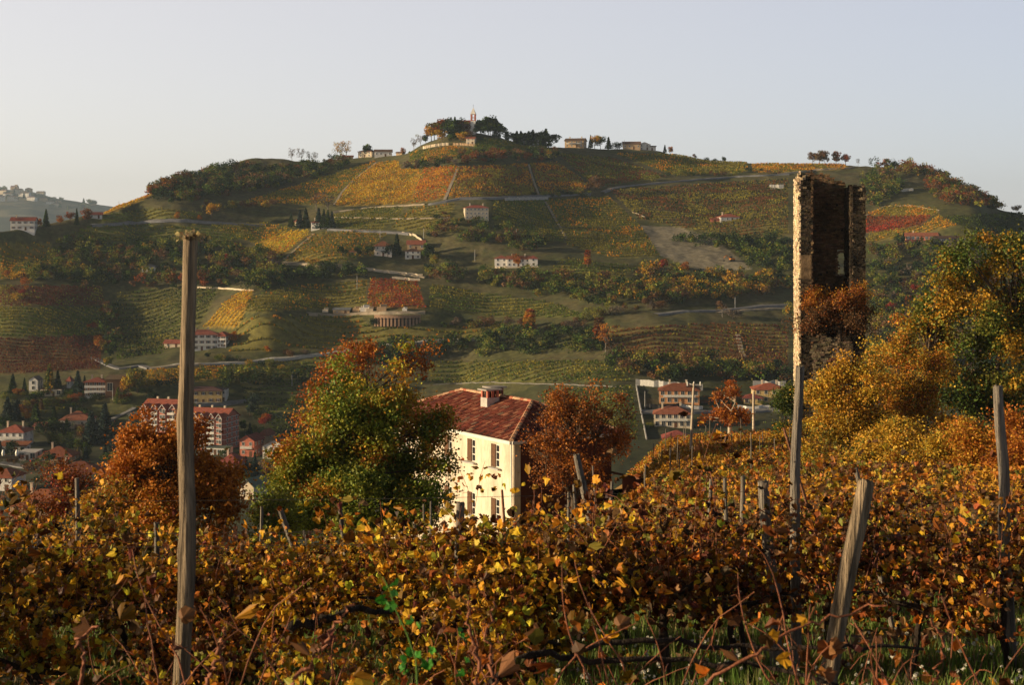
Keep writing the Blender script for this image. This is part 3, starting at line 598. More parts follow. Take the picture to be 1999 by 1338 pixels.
# hedgerows: lines of separate bushes and small trees
g0 = rng_(5)
def hedge(pts, n, hp, cols, label, group, shapes=('round', 'bush', 'bare'), jx=3, jy=4):
    pts = np.array(pts, float); d = np.r_[0, np.cumsum(np.hypot(*np.diff(pts, axis=0).T))]
    for i in range(n):
        s = d[-1] * (i + g0.uniform(.2, .8)) / n; x = np.interp(s, d, pts[:, 0]) + g0.uniform(-jx, jx); y = np.interp(s, d, pts[:, 1]) + g0.uniform(-jy, jy)
        ftree(x, y, hp * g0.uniform(.6, 1.25), shapes[g0.integers(len(shapes))], cols[g0.integers(len(cols))], label, group, wide=g0.uniform(.9, 1.4))
hedge([(380,410),(545,404)], 9, 13, ['olive','brown','green'], "low tree in the hedge at upper left of the hill", "hedge at upper left")
hedge([(870,418),(850,432),(900,438),(960,430),(1000,425)], 13, 14, ['dark','green','brown'], "dark tree around the tall cream farmhouse", "trees around the tall cream farmhouse")
hedge([(1040,385),(1100,382),(1160,380)], 9, 12, ['dark','olive'], "dark bush beside the upper road", "bushes along the upper road", ('bush',))
hedge([(1280,345),(1400,342),(1530,336)], 14, 11, ['dark','olive','brown'], "low bush beside the road under the right skyline", "bushes under the right skyline", ('bush',))
hedge([(1100,640),(1200,612),(1300,600)], 12, 22, ['dark','grey','brown','olive'], "scrubby tree along the lower right road", "trees along the lower right road")
hedge([(560,535),(650,530),(720,540)], 9, 18, ['dark','green'], "dark tree under the lower farm road", "trees under the lower farm road")
hedge([(850,640),(960,640),(1060,650),(1150,650)], 12, 24, ['grey','brown','dark'], "bare scrubby tree on the lower slope above the farmhouse", "scrub trees on the lower slope")
hedge([(1450,730),(1540,745)], 6, 24, ['brown','olive','gold'], "bushy tree above the yellow villa", "trees above the yellow villa")
hedge([(400,700),(560,725),(620,730)], 11, 17, ['olive','gold','dark'], "small tree along the terrace under the long pale road", "trees on the terrace under the road")
hedge([(500,515),(545,530),(500,560)], 9, 34, ['grey','olive','green'], "tall greyish tree at the edge of the wood right of the tall post", "grey trees at the wood's edge")
hedge([(10,540),(60,560),(30,590)], 6, 18, ['red','orange','gold'], "red or orange bush at the left edge of the hill", "autumn bushes at the left edge", ('bush',))
hedge([(240,900),(300,905),(380,920),(450,935),(500,950)], 12, 34, ['dark','blue','brown'], "dark village tree behind the orange tree", "village trees behind the orange tree")
hedge([(0,905),(60,920),(150,935),(240,960)], 14, 26, ['dark','brown','rust','green'], "dark village tree among the lower roofs at left", "village trees among the lower roofs")
hedge([(1370,790),(1455,792),(1545,796)], 10, 13, ['dark','olive','rust'], "garden shrub beside the brick villas", "garden shrubs of the brick villas", ('bush',))
hedge([(1252,838),(1276,838)], 3, 12, ['dark','olive'], "small garden shrub left of the lower brick villa", "garden shrubs left of the lower villa", ('bush',))
hedge([(700,775),(840,745)], 9, 15, ['green','dark','olive'], "small tree on the terrace behind the big green tree", "terrace trees behind the big green tree")

gg = rng_(17)
for i in range(95):
    px = gg.uniform(0, 600); py = gg.uniform(790, 960)
    if 270 < px < 470 and py < 880: continue
    ftree(px, py, gg.uniform(18, 34), ['round', 'round', 'conifer', 'bush'][gg.integers(4)], ['dark', 'dark', 'green', 'blue', 'brown'][gg.integers(5)], "dark garden tree between the village houses", "garden trees of the village", wide=gg.uniform(1, 1.4))
for i in range(26):
    ftree(gg.uniform(0, 300), gg.uniform(762, 790), gg.uniform(10, 20), 'bush', ['dark', 'green', 'olive', 'rust'][gg.integers(4)], "low shrub on the bank around the chapel and barn", "shrubs around the chapel", wide=1.3)
# woods that read as one mass
def wood(poly, pal, label, dens=26, hm=7, seed=0, per=150):
    g = rng_(900 + seed); pts = np.array([at(a, b) for a, b in poly]); c = (pts[:, 0].min() - 3, pts[:, 0].max() + 3, pts[:, 1].min() - 5, pts[:, 1].max() + 5)
    n = int((c[1] - c[0]) * (c[3] - c[2]) / dens); x = g.uniform(c[0], c[1], n); y = g.uniform(c[2], c[3], n); z = H(x, y)
    px, py = topix(x, y, z); k = in_poly(px, py, poly); x, y, z = x[k], y[k], z[k]; n = len(x)
    mb = MB(); cen = []; cc = []
    pc = [p for p in pal]; w = np.array([PALW.get(p, 1) for p in pc], float)
    for i in range(n):
        h = hm * g.uniform(.55, 1.35); p, kk = crown_pts('round' if g.random() < .75 else 'bush', per, g)
        cen.append(p * h * A(1.15, 1.15, 1) + A(x[i], y[i], z[i])); q = pick(PAL[pc[g.integers(len(pc))]], 16, g, .2)[kk % 16] * g.uniform(.8, 1.2); cc.append(q)
    if not cen: print("EMPTY WOOD", label); return
    cen = np.concatenate(cen); cc = np.concatenate(cc)
    cards(mb, cen, .72 * g.uniform(.5, 1.3, len(cen)), np.clip(cc * g.uniform(.75, 1.25, (len(cc), 1)), .004, .6), g, upbias=.3)
    tag(mb.build("wood", M['fleaf']), label, "wood", kind="stuff"); print("wood", label, n)
PALW = {}
WOODS = [
 ([(292,392),(300,358),(400,340),(450,330),(560,332),(640,322),(690,322),(640,342),(520,372),(430,385),(340,402)], ['dark','green','brown','dark'], "dark wood along the left crest of the hill"),
 ([(289,392),(298,362),(345,350),(380,352),(320,385)], ['rust','orange','brown'], "russet wood at the left end of the crest"),
 ([(100,478),(160,470),(260,482),(400,474),(470,500),(535,505),(550,540),(510,568),(420,562),(230,558),(60,553),(20,545),(110,520)], ['dark','brown','dark','green','olive'], "large dark wood in the hollow around the tall post"),
 ([(1700,485),(1760,480),(1900,485),(2050,480),(2050,760),(1700,760)], ['dark','green','brown','dark','olive','grey'], "dark wood on the slope right of the ruined tower"),
 ([(1700,328),(1800,330),(1850,354),(1930,395),(1960,412),(1900,414),(1850,404),(1820,385),(1810,350),(1760,340),(1700,335)], ['brown','rust','dark','olive'], "brown scrub wood along the right skyline"),
 ([(1690,350),(1740,345),(1760,375),(1710,405),(1690,412)], ['dark','green','brown'], "dark wood strip above the red vineyard right of the tower"),
 ([(835,445),(900,440),(1000,458),(1060,475),(1050,495),(960,488),(880,470),(835,465)], ['dark','green','brown'], "dark copse below the tall cream farmhouse"),
 ([(480,560),(560,535),(720,532),(715,545),(560,556),(490,580)], ['dark','green','dark'], "dark wood strip under the lower farm road"),
 ([(830,530),(1080,540),(1200,556),(1300,575),(1200,602),(1080,588),(980,562),(835,553)], ['dark','green','olive','brown'], "dark wood band below the long white house"),
 ([(1250,535),(1400,545),(1540,540),(1540,572),(1400,590),(1240,600),(1200,590)], ['dark','brown','olive','gold'], "mixed autumn wood left of the ruined tower"),
 ([(1190,705),(1540,724),(1540,750),(1300,745),(1240,742),(1180,722)], ['dark','brown','olive','dark'], "dark wood strip above the brick villas"),
 ([(700,694),(860,674),(1000,658),(1180,652),(1180,690),(1060,700),(900,702),(780,715),(700,715)], ['dark','dark','green'], "dark wood below the long pale road"),
 ([(790,330),(890,320),(890,328),(790,336)], ['brown','grey','dark'], "brown hedge strip above the bright vineyards"),
 ([(895,309),(1080,302),(1095,316),(1030,318),(900,324)], ['brown','rust','dark'], "russet hedge strip around the church knoll"),
 ([(205,600),(230,600),(232,700),(200,720)], ['dark','brown'], "dark gully of trees between the left vineyards"),
 ([(440,742),(600,734),(610,748),(480,760),(380,756),(290,762),(260,775),(250,765)], ['dark','green','olive'], "dark wood strip above the apartment block"),
 ([(150,555),(400,555),(400,566),(150,566)], ['brown','dark','rust'], "brown thicket under the dark hollow"),
 ([(1310,470),(1480,475),(1540,470),(1540,535),(1475,528),(1440,500)], ['dark','dark','green'], "dark scrub between the bare field and the tower"),
]
for i, (p, c, l) in enumerate(WOODS): wood(p, c, l, seed=i)
# ------------------------------------------------------------------ buildings
WINM = {}
def win_mesh(w, h, shut, frame='white'):
    k = (round(w, 2), round(h, 2), shut, frame)
    if k in WINM: return WINM[k]
    mb = MB()
    for c, s in (((0, -.03, h / 2), (w + .16, .1, .1)), ((0, -.03, -h / 2 - .05), (w + .26, .16, .1)), ((-w / 2 - .03, -.03, 0), (.1, .1, h)), ((w / 2 + .03, -.03, 0), (.1, .1, h)), ((0, -.02, 0), (.06, .06, h))):
        mb.box(c, s, mi=0)
    mb.box((0, .0, 0), (w, .04, h), mi=1)
    if shut:
        for sx in (-1, 1): mb.box((sx * (w * .75 + .1), -.04, 0), (w * .5, .06, h), mi=2)
    WINM[k] = mb.mesh("window", [M[frame], M['glass'], M['wood']]); return WINM[k]
def put_window(parent, x, y, z, rz, w, h, shut=False, frame='paint', name='window'):
    o = link(name, win_mesh(w, h, shut, frame), parent); o.location = (x, y, z); o.rotation_euler = (0, 0, rz); return o
def roof_mb(w, d, h, rise, kind, ov=.6, th=.18):
    mb = MB(); a, b = w / 2 + ov, d / 2 + ov; z = h
    e = rise * ov / (min(w, d) / 2) if kind != 'flat' else 0
    if kind == 'hip':
        r = max(a - b, 0) if a > b else 0; s = max(b - a, 0) if b > a else 0
        top = [(-r, -s, z + rise), (r, s, z + rise)] if (r or s) else [(-.1, 0, z + rise), (.1, 0, z + rise)]
        if r or not s: V = [(-a, -b, z - e), (a, -b, z - e), (a, b, z - e), (-a, b, z - e), top[0], top[1]]; Fq = [[0, 1, 5, 4], [2, 3, 4, 5]]; Ft = [[1, 2, 5], [3, 0, 4]]
        else: V = [(-a, -b, z - e), (a, -b, z - e), (a, b, z - e), (-a, b, z - e), top[0], top[1]]; Fq = [[1, 2, 5, 4], [3, 0, 4, 5]]; Ft = [[0, 1, 4], [2, 3, 5]]
        V = np.array(V, float); mb.add(V, Fq); mb.add(V, Ft)
        mb.box((0, 0, z - e - th / 2 - .003), (2 * a, 2 * b, th))
    elif kind in ('gable', 'gabley'):
        if kind == 'gabley': a, b = b, a
        V = np.array([(-a, -b, z - e), (a, -b, z - e), (a, 0, z + rise), (-a, 0, z + rise), (-a, b, z - e), (a, b, z - e)], float); D = V - A(0, 0, th)
        Vv = np.vstack([V, D])
        if kind == 'gabley': Vv = Vv[:, [1, 0, 2]] * A(-1, 1, 1)
        mb.add(Vv, [[0, 1, 2, 3], [3, 2, 5, 4], [7, 6, 9, 8], [8, 9, 10, 11], [6, 7, 1, 0], [4, 5, 11, 10], [1, 7, 8, 2], [2, 8, 11, 5], [6, 0, 3, 9], [9, 3, 4, 10]])
    elif kind == 'shed':
        V = np.array([(-a, -b, z), (a, -b, z), (a, b, z + rise), (-a, b, z + rise)], float); V = np.vstack([V, V - A(0, 0, th)])
        mb.add(V, [[0, 1, 2, 3], [5, 4, 7, 6], [4, 5, 1, 0], [5, 6, 2, 1], [6, 7, 3, 2], [7, 4, 0, 3]])
    else: mb.box((0, 0, z + .12), (2 * a, 2 * b, .24))
    return mb
def house(label, px, py, wpx, dm, hm, rot=0, roof='hip', rise=1.8, wall='white', rmat='farroof', ns=2, nx=3, nside=2, shut=False, chim=1, balc=0, name="house", cat="house",
          group=None, pt=None, ww=.95, wh=1.3, door=True, base=3.0, solar=False, tint=(1, 1, 1), ov=.6):
    p = at(px, py) if pt is None else pt; w = wpx / F * p[1] if wpx > 0 else -wpx; rz = R(rot)
    c = p + A(-math.sin(rz) * dm / 2, math.cos(rz) * dm / 2, 0)
    t = thing(name, label, cat, c, rz, group)
    mb = MB(); mb.box((0, 0, (hm - base) / 2), (w, dm, hm + base), col=tint)
    if roof == 'gable':
        for s in (-1, 1): x = s * (w / 2 - .15); mb.add([(x - .15, -dm / 2, hm), (x - .15, dm / 2, hm), (x - .15, 0, hm + rise - .2), (x + .15, -dm / 2, hm), (x + .15, dm / 2, hm), (x + .15, 0, hm + rise - .2)], [[0, 1, 2], [4, 3, 5]], tint); mb.add([(x-.15,-dm/2,hm),(x+.15,-dm/2,hm),(x+.15,0,hm+rise-.2),(x-.15,0,hm+rise-.2)], [[0,1,2,3]], tint)
    if roof == 'gabley':
        for s in (-1, 1): y = s * (dm / 2 - .15); mb.add([(-w / 2, y - .15, hm), (w / 2, y - .15, hm), (0, y - .15, hm + rise - .2), (-w / 2, y + .15, hm), (w / 2, y + .15, hm), (0, y + .15, hm + rise - .2)], [[0, 1, 2], [4, 3, 5]], tint)
    mb.build("wall", M[wall], t)
    rm_ = roof_mb(w, dm, hm, rise, roof, ov); gq = rng_(int(px * 3 + py));
    tq = gq.uniform(.6, 1.1) * A(1, gq.uniform(.85, 1.3), gq.uniform(.85, 1.3)); rm_.C = [c * tq for c in rm_.C]; rf = rm_.build("roof", M[rmat], t)
    for i in range(chim):
        g = rng_(int(px) + i); cx = w * (-.28 + .5 * i + g.uniform(-.05, .1)); cy = dm * g.uniform(-.15, .15)
        if roof == 'gabley': cx *= .4
        cb = MB(); cb.box((cx, cy, hm + rise * .75), (.7, .7, rise + 1.1)); cb.box((cx, cy, hm + rise * 1.25 + .62), (1, 1, .14)); cb.build("chimney", M['cream'], rf)
    if solar:
        V = roof_mb(w, dm, hm, rise, roof, 0).V[0]; sb = MB(); n = A(0, -rise, dm / 2); 
        for i in range(3): sb.box((-w * .22 + i * 1.7 - 1.5, -dm * .25, hm + rise * .5 + .14), (1.5, dm * .3, .08))
        sb.build("solar_panel", M['solar'], rf)
    st = hm / ns
    for s in range(ns):
        z = st * s + st * .55
        for i in range(nx):
            x = w * ((i + .5) / nx - .5)
            if s == 0 and door and i == nx // 2:
                db = MB(); db.box((x, -dm / 2 - .02, 1.05), (1.1, .1, 2.1)); db.build("door", M['wood'], t); continue
            put_window(t, x, -dm / 2 - .01, z, 0, ww, wh, shut)
        for i in range(nside):
            y = dm * ((i + .5) / nside - .5)
            put_window(t, w / 2 + .01, y, z, R(90), ww, wh, shut); put_window(t, -w / 2 - .01, y, z, R(-90), ww, wh, shut)
    for k in range(balc):
        z = st * (k + 1); bb = MB(); L = w * .8; bb.box((0, -dm / 2 - .6, z), (L, 1.2, .2)); 
        for i in range(9): bb.box((-L / 2 + .05 + (L - .1) * i / 8, -dm / 2 - 1.15, z + .5), (.06, .06, .85))
        bb.box((0, -dm / 2 - 1.15, z + .95), (L, .07, .08)); bb.box((0, -dm / 2 - 1.14, z + .5), (L - .2, .03, .5)); bb.build("balcony", M['paint'], t)
    return t, c, w

# hilltop
def church():
    p = at(924, 262); t = thing("bell_tower", "slim white and red bell tower of the hilltop church", "bell tower", p, R(-8)); k = p[1] / F
    top = (262 - 208) * k; w = 3.6; mb = MB(); hb = top * .47
    mb.box((0, 0, hb / 2 - 1), (w, w, hb + 2)); mb.build("shaft", M['white'], t)
    b2 = MB(); h2 = top * .24
    for sx in (-1, 1):
        for sy in (-1, 1): b2.box((sx * (w / 2 - .45), sy * (w / 2 - .45), hb + h2 / 2), (.85, .85, h2))
    b2.box((0, 0, hb + h2 * .5), (w - .3, w - .3, .3)); b2.build("belfry", M['brick'], t)
    b3 = MB(); b3.box((0, 0, hb + h2 + .2), (w + .5, w + .5, .4)); b3.build("cornice", M['white'], t)
    sp = MB(); a = w / 2; z = hb + h2 + .4
    sp.add([(-a, -a, z), (a, -a, z), (a, a, z), (-a, a, z), (0, 0, top - .6)], [[0, 1, 4], [1, 2, 4], [2, 3, 4], [3, 0, 4]]); s_ = sp.build("spire", M['white'], t)
    c = MB(); c.tube([(0, 0, top - .8), (0, 0, top + 1.4)], .09, 5); c.box((0, 0, top + .8), (.8, .12, .12)); c.build("cross", M['iron'], s_)
church()
house("church with red roof and pale walls half hidden by trees on the hilltop", 908, 258, 34, 9, 7.5, -12, 'gable', 2.2, 'white', ns=1, nx=4, nside=1, chim=0, name="church", cat="church", wh=2.6)
house("small cream house with red roof below the hilltop church", 918, 283, 17, 6, 4.6, -10, 'gable', 1.4, 'cream', ns=2, nx=2, nside=1, chim=0, ww=.8, wh=.9)
def wall_along(name, label, pts, h, mtl, th=.4, kind=None, cat="wall", up=0, n=40, dn=1.2, group=None, ptsw=None):
    P = np.array(pts, float); d = np.r_[0, np.cumsum(np.hypot(*np.diff(P, axis=0).T))]; s = np.linspace(0, d[-1], n)
    W_ = np.array([at(np.interp(q, d, P[:, 0]), np.interp(q, d, P[:, 1])) for q in s]) if ptsw is None else ptsw; n = len(W_)
    T = np.gradient(W_[:, :2], axis=0); T /= np.linalg.norm(T, axis=1)[:, None] + 1e-9; Nn = np.stack([-T[:, 1], T[:, 0]], 1) * th / 2
    base = W_[0].copy(); mb = MB(); lo = W_ - A(0, 0, dn); hi = W_ + A(0, 0, h + up); g = rng_(int(abs(P[0, 0])) if ptsw is None else 3)
    hi[:, 2] += g.uniform(-.12, .12, n) * min(h, 1.5)
    off = np.hstack([Nn, np.zeros((n, 1))]); V = np.stack([lo - off, hi - off, hi + off, lo + off], 1).reshape(-1, 3) - base
    i = np.arange(n - 1)[:, None] * 4; j = np.arange(3)[None]; Q = np.stack([i + j, i + j + 4, i + j + 5, i + j + 1], -1).reshape(-1, 4)
    mb.add(V, Q); mb.add(V, [[0, 1, 2, 3], [(n - 1) * 4 + q for q in (3, 2, 1, 0)]])
    o = mb.build(name, M[mtl]); o.location = base
    return tag(o, label, cat, group, kind)
wall_along("retaining_wall", "pale ochre stone wall under the hilltop church's left side", [(826,291),(845,287),(868,284),(876,284)], 1.9, 'cream')
wall_along("retaining_wall", "reddish stone wall under the small cream hilltop house", [(884,284),(905,284),(928,286)], 1.5, 'tan')
wall_along("retaining_wall", "short white wall high on the hill right of the ruined tower", [(1745,375),(1765,374),(1783,373)], 1.8, 'white')
wall_along("retaining_wall", "grey concrete wall segment left of the ruined tower's top", [(1502,369),(1530,369)], 3.0, 'concrete')
wall_along("retaining_wall", "long grey concrete wall along the upper road under the knoll", [(985,392),(1020,391),(1070,390)], 1.8, 'concrete')
house("low ridge farmhouse with cream hipped front on the left skyline", 712, 307, 30, 9, 4.6, -25, 'hip', 1.7, 'cream', 'brownroof', 2, 3, 2, chim=1)
house("long brown-roofed wing on the left skyline right of the cream farmhouse", 748, 306, 34, 7, 4.0, 4, 'gable', 1.6, 'white', 'brownroof', 1, 4, 1, chim=0)
house("small red shed left of the ridge farmhouse", 678, 308, 20, 5, 1.8, 0, 'gable', .8, 'tan', 'farroof', 1, 2, 1, chim=0, name="shed", cat="shed", ww=.6, wh=.6)
house("tiny house with an orange wall right of the ridge farm", 779, 300, 13, 5, 2.0, -20, 'gable', .8, 'tan', 'brownroof', 1, 1, 1, chim=0, ww=.6, wh=.8, door=False)
house("brown-roofed two-storey ridge villa behind a dark tree", 1121, 286, 38, 10, 5.4, -15, 'gable', 2.0, 'tan', 'brownroof', 2, 4, 2, chim=2, balc=1)
house("long dark-roofed farm building left of the white gable on the ridge", 1233, 292, 34, 8, 4.6, -4, 'gable', 1.8, 'tan', 'brownroof', 1, 4, 1, chim=0)
house("white gabled farmhouse at the right end of the ridge farm", 1258, 293, 22, 8, 4.4, -6, 'gabley', 1.7, 'white', 'brownroof', 2, 2, 2, chim=0)
house("low dark lean-to right of the white gabled farmhouse", 1273, 294, 14, 7, 3.0, -6, 'shed', 1.2, 'white', 'brownroof', 1, 1, 1, chim=0, name="shed", cat="shed")
# slopes
house("tall cream three-storey farmhouse alone on the upper slope", 931, 429, 46, 9, 7.2, 8, 'hip', 1.6, 'cream', ns=3, nx=6, nside=2, chim=2, ww=.8, wh=1.1, ov=.4)
house("white villa half hidden behind dark conifers", 622, 449, 30, 8, 4.6, -5, 'hip', 1.6, 'white', ns=2, nx=4, chim=1)
house("small red-roofed wing left of the half-hidden white villa", 583, 441, 16, 6, 2.6, -20, 'gable', 1.2, 'cream', ns=1, nx=2, nside=1, chim=0)
house("red and white farmhouse with a ochre centre bay on the middle slope", 748, 501, 34, 9, 6.2, 6, 'hip', 2.6, 'white', ns=2, nx=3, nside=2, chim=0, balc=1, tint=(1, .92, .86))
house("small white house right of the red and white farmhouse", 806, 506, 30, 8, 4.6, 4, 'hip', 1.5, 'white', 'brownroof', ns=2, nx=3, chim=0, balc=1)
house("long red-roofed barn behind the small white house", 812, 489, 34, 7, 3.6, 0, 'gable', 2.2, 'tan', ns=1, nx=3, nside=1, chim=0, name="barn", cat="barn")
house("tiny shed with an orange roof left of the farmhouses", 688, 497, 18, 4, 1.6, -8, 'shed', .6, 'tan', ns=1, nx=1, nside=0, chim=0, name="shed", cat="shed", door=False, ww=.6, wh=.6)
house("square left block of the long white house", 978, 522, 25, 8, 5.0, -3, 'hip', 1.5, 'white', ns=2, nx=2, nside=2, chim=0, door=False)
house("middle block of the long white house behind the orange tree", 1012, 521, 44, 7, 4.6, 0, 'gable', 1.6, 'white', ns=2, nx=5, nside=1, chim=2)
house("right block of the long white house", 1041, 521, 17, 8, 4.8, 0, 'hip', 1.4, 'white', ns=2, nx=1, nside=2, chim=0, door=False)
wall_along("garden_wall", "pale wall below the long white house", [(965,524),(1000,524),(1052,523)], .6, 'cream')
house("white house with a wide red hip roof on the dark slope left of the tower", 1425, 433, 38, 9, 3.0, 6, 'hip', 1.8, 'white', ns=1, nx=4, chim=1)
house("tiny red-roofed shed left of the white house on the dark slope", 1396, 434, 16, 5, 2.0, 0, 'gable', .9, 'brick', ns=1, nx=1, nside=0, chim=0, name="shed", cat="shed")
house("flat grey-roofed tan shed left of the curved brick arcade", 666, 616, 32, 6, 2.6, 0, 'shed', .9, 'tan', 'greyroof', 1, 2, 1, chim=0, name="shed", cat="shed", ww=.6, wh=.6)
house("long brick-red house on the slope right of the tower", 1800, 471, 60, 9, 3.4, -8, 'gable', 1.6, 'brick', ns=1, nx=7, nside=1, chim=1, ww=1.6, wh=1.5)
house("dark long greenhouse right of the brick-red house", 1862, 475, 66, 9, 2.8, 4, 'gable', 1.3, 'dark', 'brownroof', 1, 8, 1, chim=0, name="greenhouse", cat="greenhouse", ww=2, wh=1.4)
house("white two-storey house with solar panels at the left edge", 44, 450, 46, 9, 6.0, 6, 'gable', 2.0, 'white', ns=2, nx=4, nside=2, chim=1, balc=1, solar=True, shut=True)
house("low red-roofed barn left of the bright yellow shoulder vineyard", 186, 428, 26, 7, 2.6, 15, 'gable', 1.5, 'white', ns=1, nx=2, nside=1, chim=0, name="barn", cat="barn")
house("whitish house almost swallowed by the wood beside the tall post", 290, 532, 26, 7, 3.2, 0, 'hip', 1.3, 'white', 'greyroof', 1, 3, 1, chim=0)
house("white three-storey house with balconies behind the tall post", 394, 685, 62, 10, 8.2, 8, 'hip', 2.0, 'white', ns=3, nx=5, nside=2, chim=2, balc=2, shut=True)
house("white annex on the right of the three-storey house", 430, 680, 22, 9, 6.2, -8, 'hip', 1.6, 'white', ns=3, nx=2, nside=2, chim=0, shut=True, door=False)
house("low red-roofed outbuilding left of the tall post", 336, 679, 32, 6, 2.4, -6, 'gable', 1.5, 'cream', ns=1, nx=2, nside=1, chim=0, name="outbuilding", cat="outbuilding")
def arcade():
    c = at(776, 632); t = thing("brick_arcade", "long curved brick arcade of small arches on the slope", "arcade", c, 0); k = c[1] / F
    mb = MB(); g = rng_(3); n = 13; w = 92 * k; rad = w * .75; h = 3.6
    for i in range(n + 1):
        a = (i / n - .5) * 1.35; x = rad * math.sin(a); y = -rad * (math.cos(a) - math.cos(.675)) + 0
        mb = MB(); mb.box((x, y, h * .25 - 1), (1.0, 1.0, h * .5 + 2), a); mb.build("pillar", M['oldbrick'], t)
    mb2 = MB()
    for i in range(n * 4):
        a = ((i + .5) / (n * 4) - .5) * 1.38; u = ((i % 4) + .5) / 4; arch = math.sin(u * math.pi) * .65
        x = rad * math.sin(a); y = -rad * (math.cos(a) - math.cos(.675)); z0 = h * .5 + arch; L = rad * 1.38 / (n * 4) * 1.06
        mb2.box((x, y, (z0 + h) / 2), (L, 1.0, h - z0), a, col=(1, 1, 1))
        mb2.box((x, y, h + .12), (L, 1.3, .24), a, col=(1.3, 1.35, 1.3))
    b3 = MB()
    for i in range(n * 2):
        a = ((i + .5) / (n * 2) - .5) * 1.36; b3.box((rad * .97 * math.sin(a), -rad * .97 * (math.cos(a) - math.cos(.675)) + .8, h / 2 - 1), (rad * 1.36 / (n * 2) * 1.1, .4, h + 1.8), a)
    mb2.build("arch", M['oldbrick'], t); b3.build("back_wall", M['dark'], t)  # back wall near black to stand for shade behind the arches
arcade()
g0b = rng_(8)
for i, (x, y, s) in enumerate([(607+100,607,6),(695,609,7),(712,609,9),(722,611,7),(745,610,10),(790,608,5),(635,612,6)]):
    p = at(x, y); t = MB(); t.box((0, 0, s * .12), (s * .5, 2.2, s * .25)); t.box((s * .1, 0, s * .3), (s * .35, 1.6, s * .16), .2)
    o = t.build("stone_pile", M[['cream', 'tan', 'white'][i % 3]], loc=p); tag(o, "pale heap of building material on the terrace above the curved arcade", "stone pile", "building material above the arcade")

# village at left
house("apartment garage row, low and white, below the brick apartment block", 420, 889, 44, 7, 2.6, -14, 'flat', 0, 'white', 'greyroof', 1, 5, 1, chim=0, name="garage_row", cat="garage", ww=1.6, wh=1.4, ov=.2)
house("yellow villa with a flat brown hip roof above the apartment block", 397, 790, 72, 10, 6.2, 6, 'hip', 1.5, 'yellow', 'brownroof', 2, 5, 2, chim=0, shut=True)
house("pale tower annex right of the yellow villa", 436, 786, 10, 7, 5.6, 0, 'flat', 0, 'white', 'greyroof', 2, 1, 1, chim=0, name="annex", cat="house", ov=.1)
house("white country house with red roof and two window rows in the village", 186, 778, 42, 10, 7.2, 4, 'hip', 1.7, 'white', ns=3, nx=5, nside=2, chim=2, balc=1, shut=True)
house("brown open barn right of the white country house", 223, 777, 34, 11, 7.8, 4, 'shed', 1.0, 'wood', 'brownroof', 1, 2, 1, chim=0, name="barn", cat="barn", ww=2.4, wh=3.6)
house("narrow white chapel with a rounded top among conifers", 65, 774, 17, 8, 7.4, 0, 'gabley', 1.6, 'white', 'greyroof', 3, 1, 2, chim=0, name="chapel", cat="chapel", ww=1.3, wh=1.5, ov=.2)
house("low ruined white building with dark arches right of the chapel", 99, 775, 42, 6, 3.0, 0, 'flat', 0, 'cream', 'brownroof', 1, 4, 1, chim=0, name="ruined_building", cat="ruin", ww=1.7, wh=2.0, ov=.05)
house("tiny white turret with red roof left of the white country house", 134, 758, 8, 3, 4.0, -10, 'hip', 1.4, 'white', ns=1, nx=1, nside=1, chim=0, name="turret", cat="turret", ww=.6, wh=.8, door=False)
house("hip-roofed villa with a red roof and arched dormer in the village", 148, 838, 60, 12, 4.2, 6, 'hip', 3.0, 'white', ns=1, nx=5, nside=2, chim=1, tint=(1, .88, .74))
house("white villa with red roof and two chimneys at the left edge", 20, 872, 52, 11, 6.0, -4, 'hip', 2.4, 'white', ns=2, nx=4, nside=2, chim=2, balc=1)
house("lower wing with a red roof skirt of the left-edge villa", 24, 884, 54, 5, 2.6, -4, 'shed', 1.3, 'white', ns=1, nx=4, nside=1, chim=0, ww=1.3)
house("low house with a broad red roof below the hip-roofed villa", 108, 902, 64, 11, 2.2, 3, 'hip', 2.9, 'tan', ns=1, nx=4, nside=1, chim=1)
house("white portico building left of the broad red roof", 53, 900, 32, 8, 3.0, 0, 'flat', 0, 'white', 'white', 1, 3, 1, chim=0, name="portico", cat="portico", ww=1.8, wh=2.1, ov=.5)
house("small red-roofed hut between the left-edge villa and the conifers", 78, 842, 24, 5, 2.2, -6, 'gable', 1.2, 'tan', ns=1, nx=2, nside=1, chim=0, name="hut", cat="hut")
house("salmon-roofed house behind the rust bushes at left", 150, 945, 90, 12, 3.2, 5, 'hip', 3.0, 'cream', ns=1, nx=5, nside=2, chim=1)
house("large house with a dull red roof low behind the vines at left", 70, 1010, 104, 12, 3.2, -5, 'hip', 3.4, 'tan', ns=1, nx=5, nside=2, chim=1)
house("white-walled house cut by the left edge above the vines", 2, 960, 44, 9, 4.6, -10, 'hip', 2.0, 'white', ns=2, nx=2, nside=2, chim=0)
house("brick house with white gable and balconies right of the apartment block", 482, 892, 30, 10, 6.4, -12, 'gabley', 1.9, 'brick', ns=2, nx=2, nside=3, chim=0, balc=1)
house("white house with a wide balcony and low gable left of the big green tree", 535, 897, 46, 9, 5.2, -8, 'gabley', 2.2, 'white', 'brownroof', 2, 4, 2, chim=0, balc=1)
house("brick house with skylights in its red hip roof under the garages", 446, 928, 42, 10, 4.4, -4, 'hip', 2.4, 'brick', ns=1, nx=3, nside=2, chim=1)
house("red roof corner between the brick gable house and the white balcony house", 512, 872, 16, 8, 5.0, -20, 'hip', 1.8, 'tan', ns=2, nx=1, nside=1, chim=0)
house("grey-roofed barn below the brick houses", 482, 978, 30, 9, 4.2, -20, 'gabley', 2.0, 'cream', 'greyroof', 1, 2, 1, chim=0, name="barn", cat="barn")
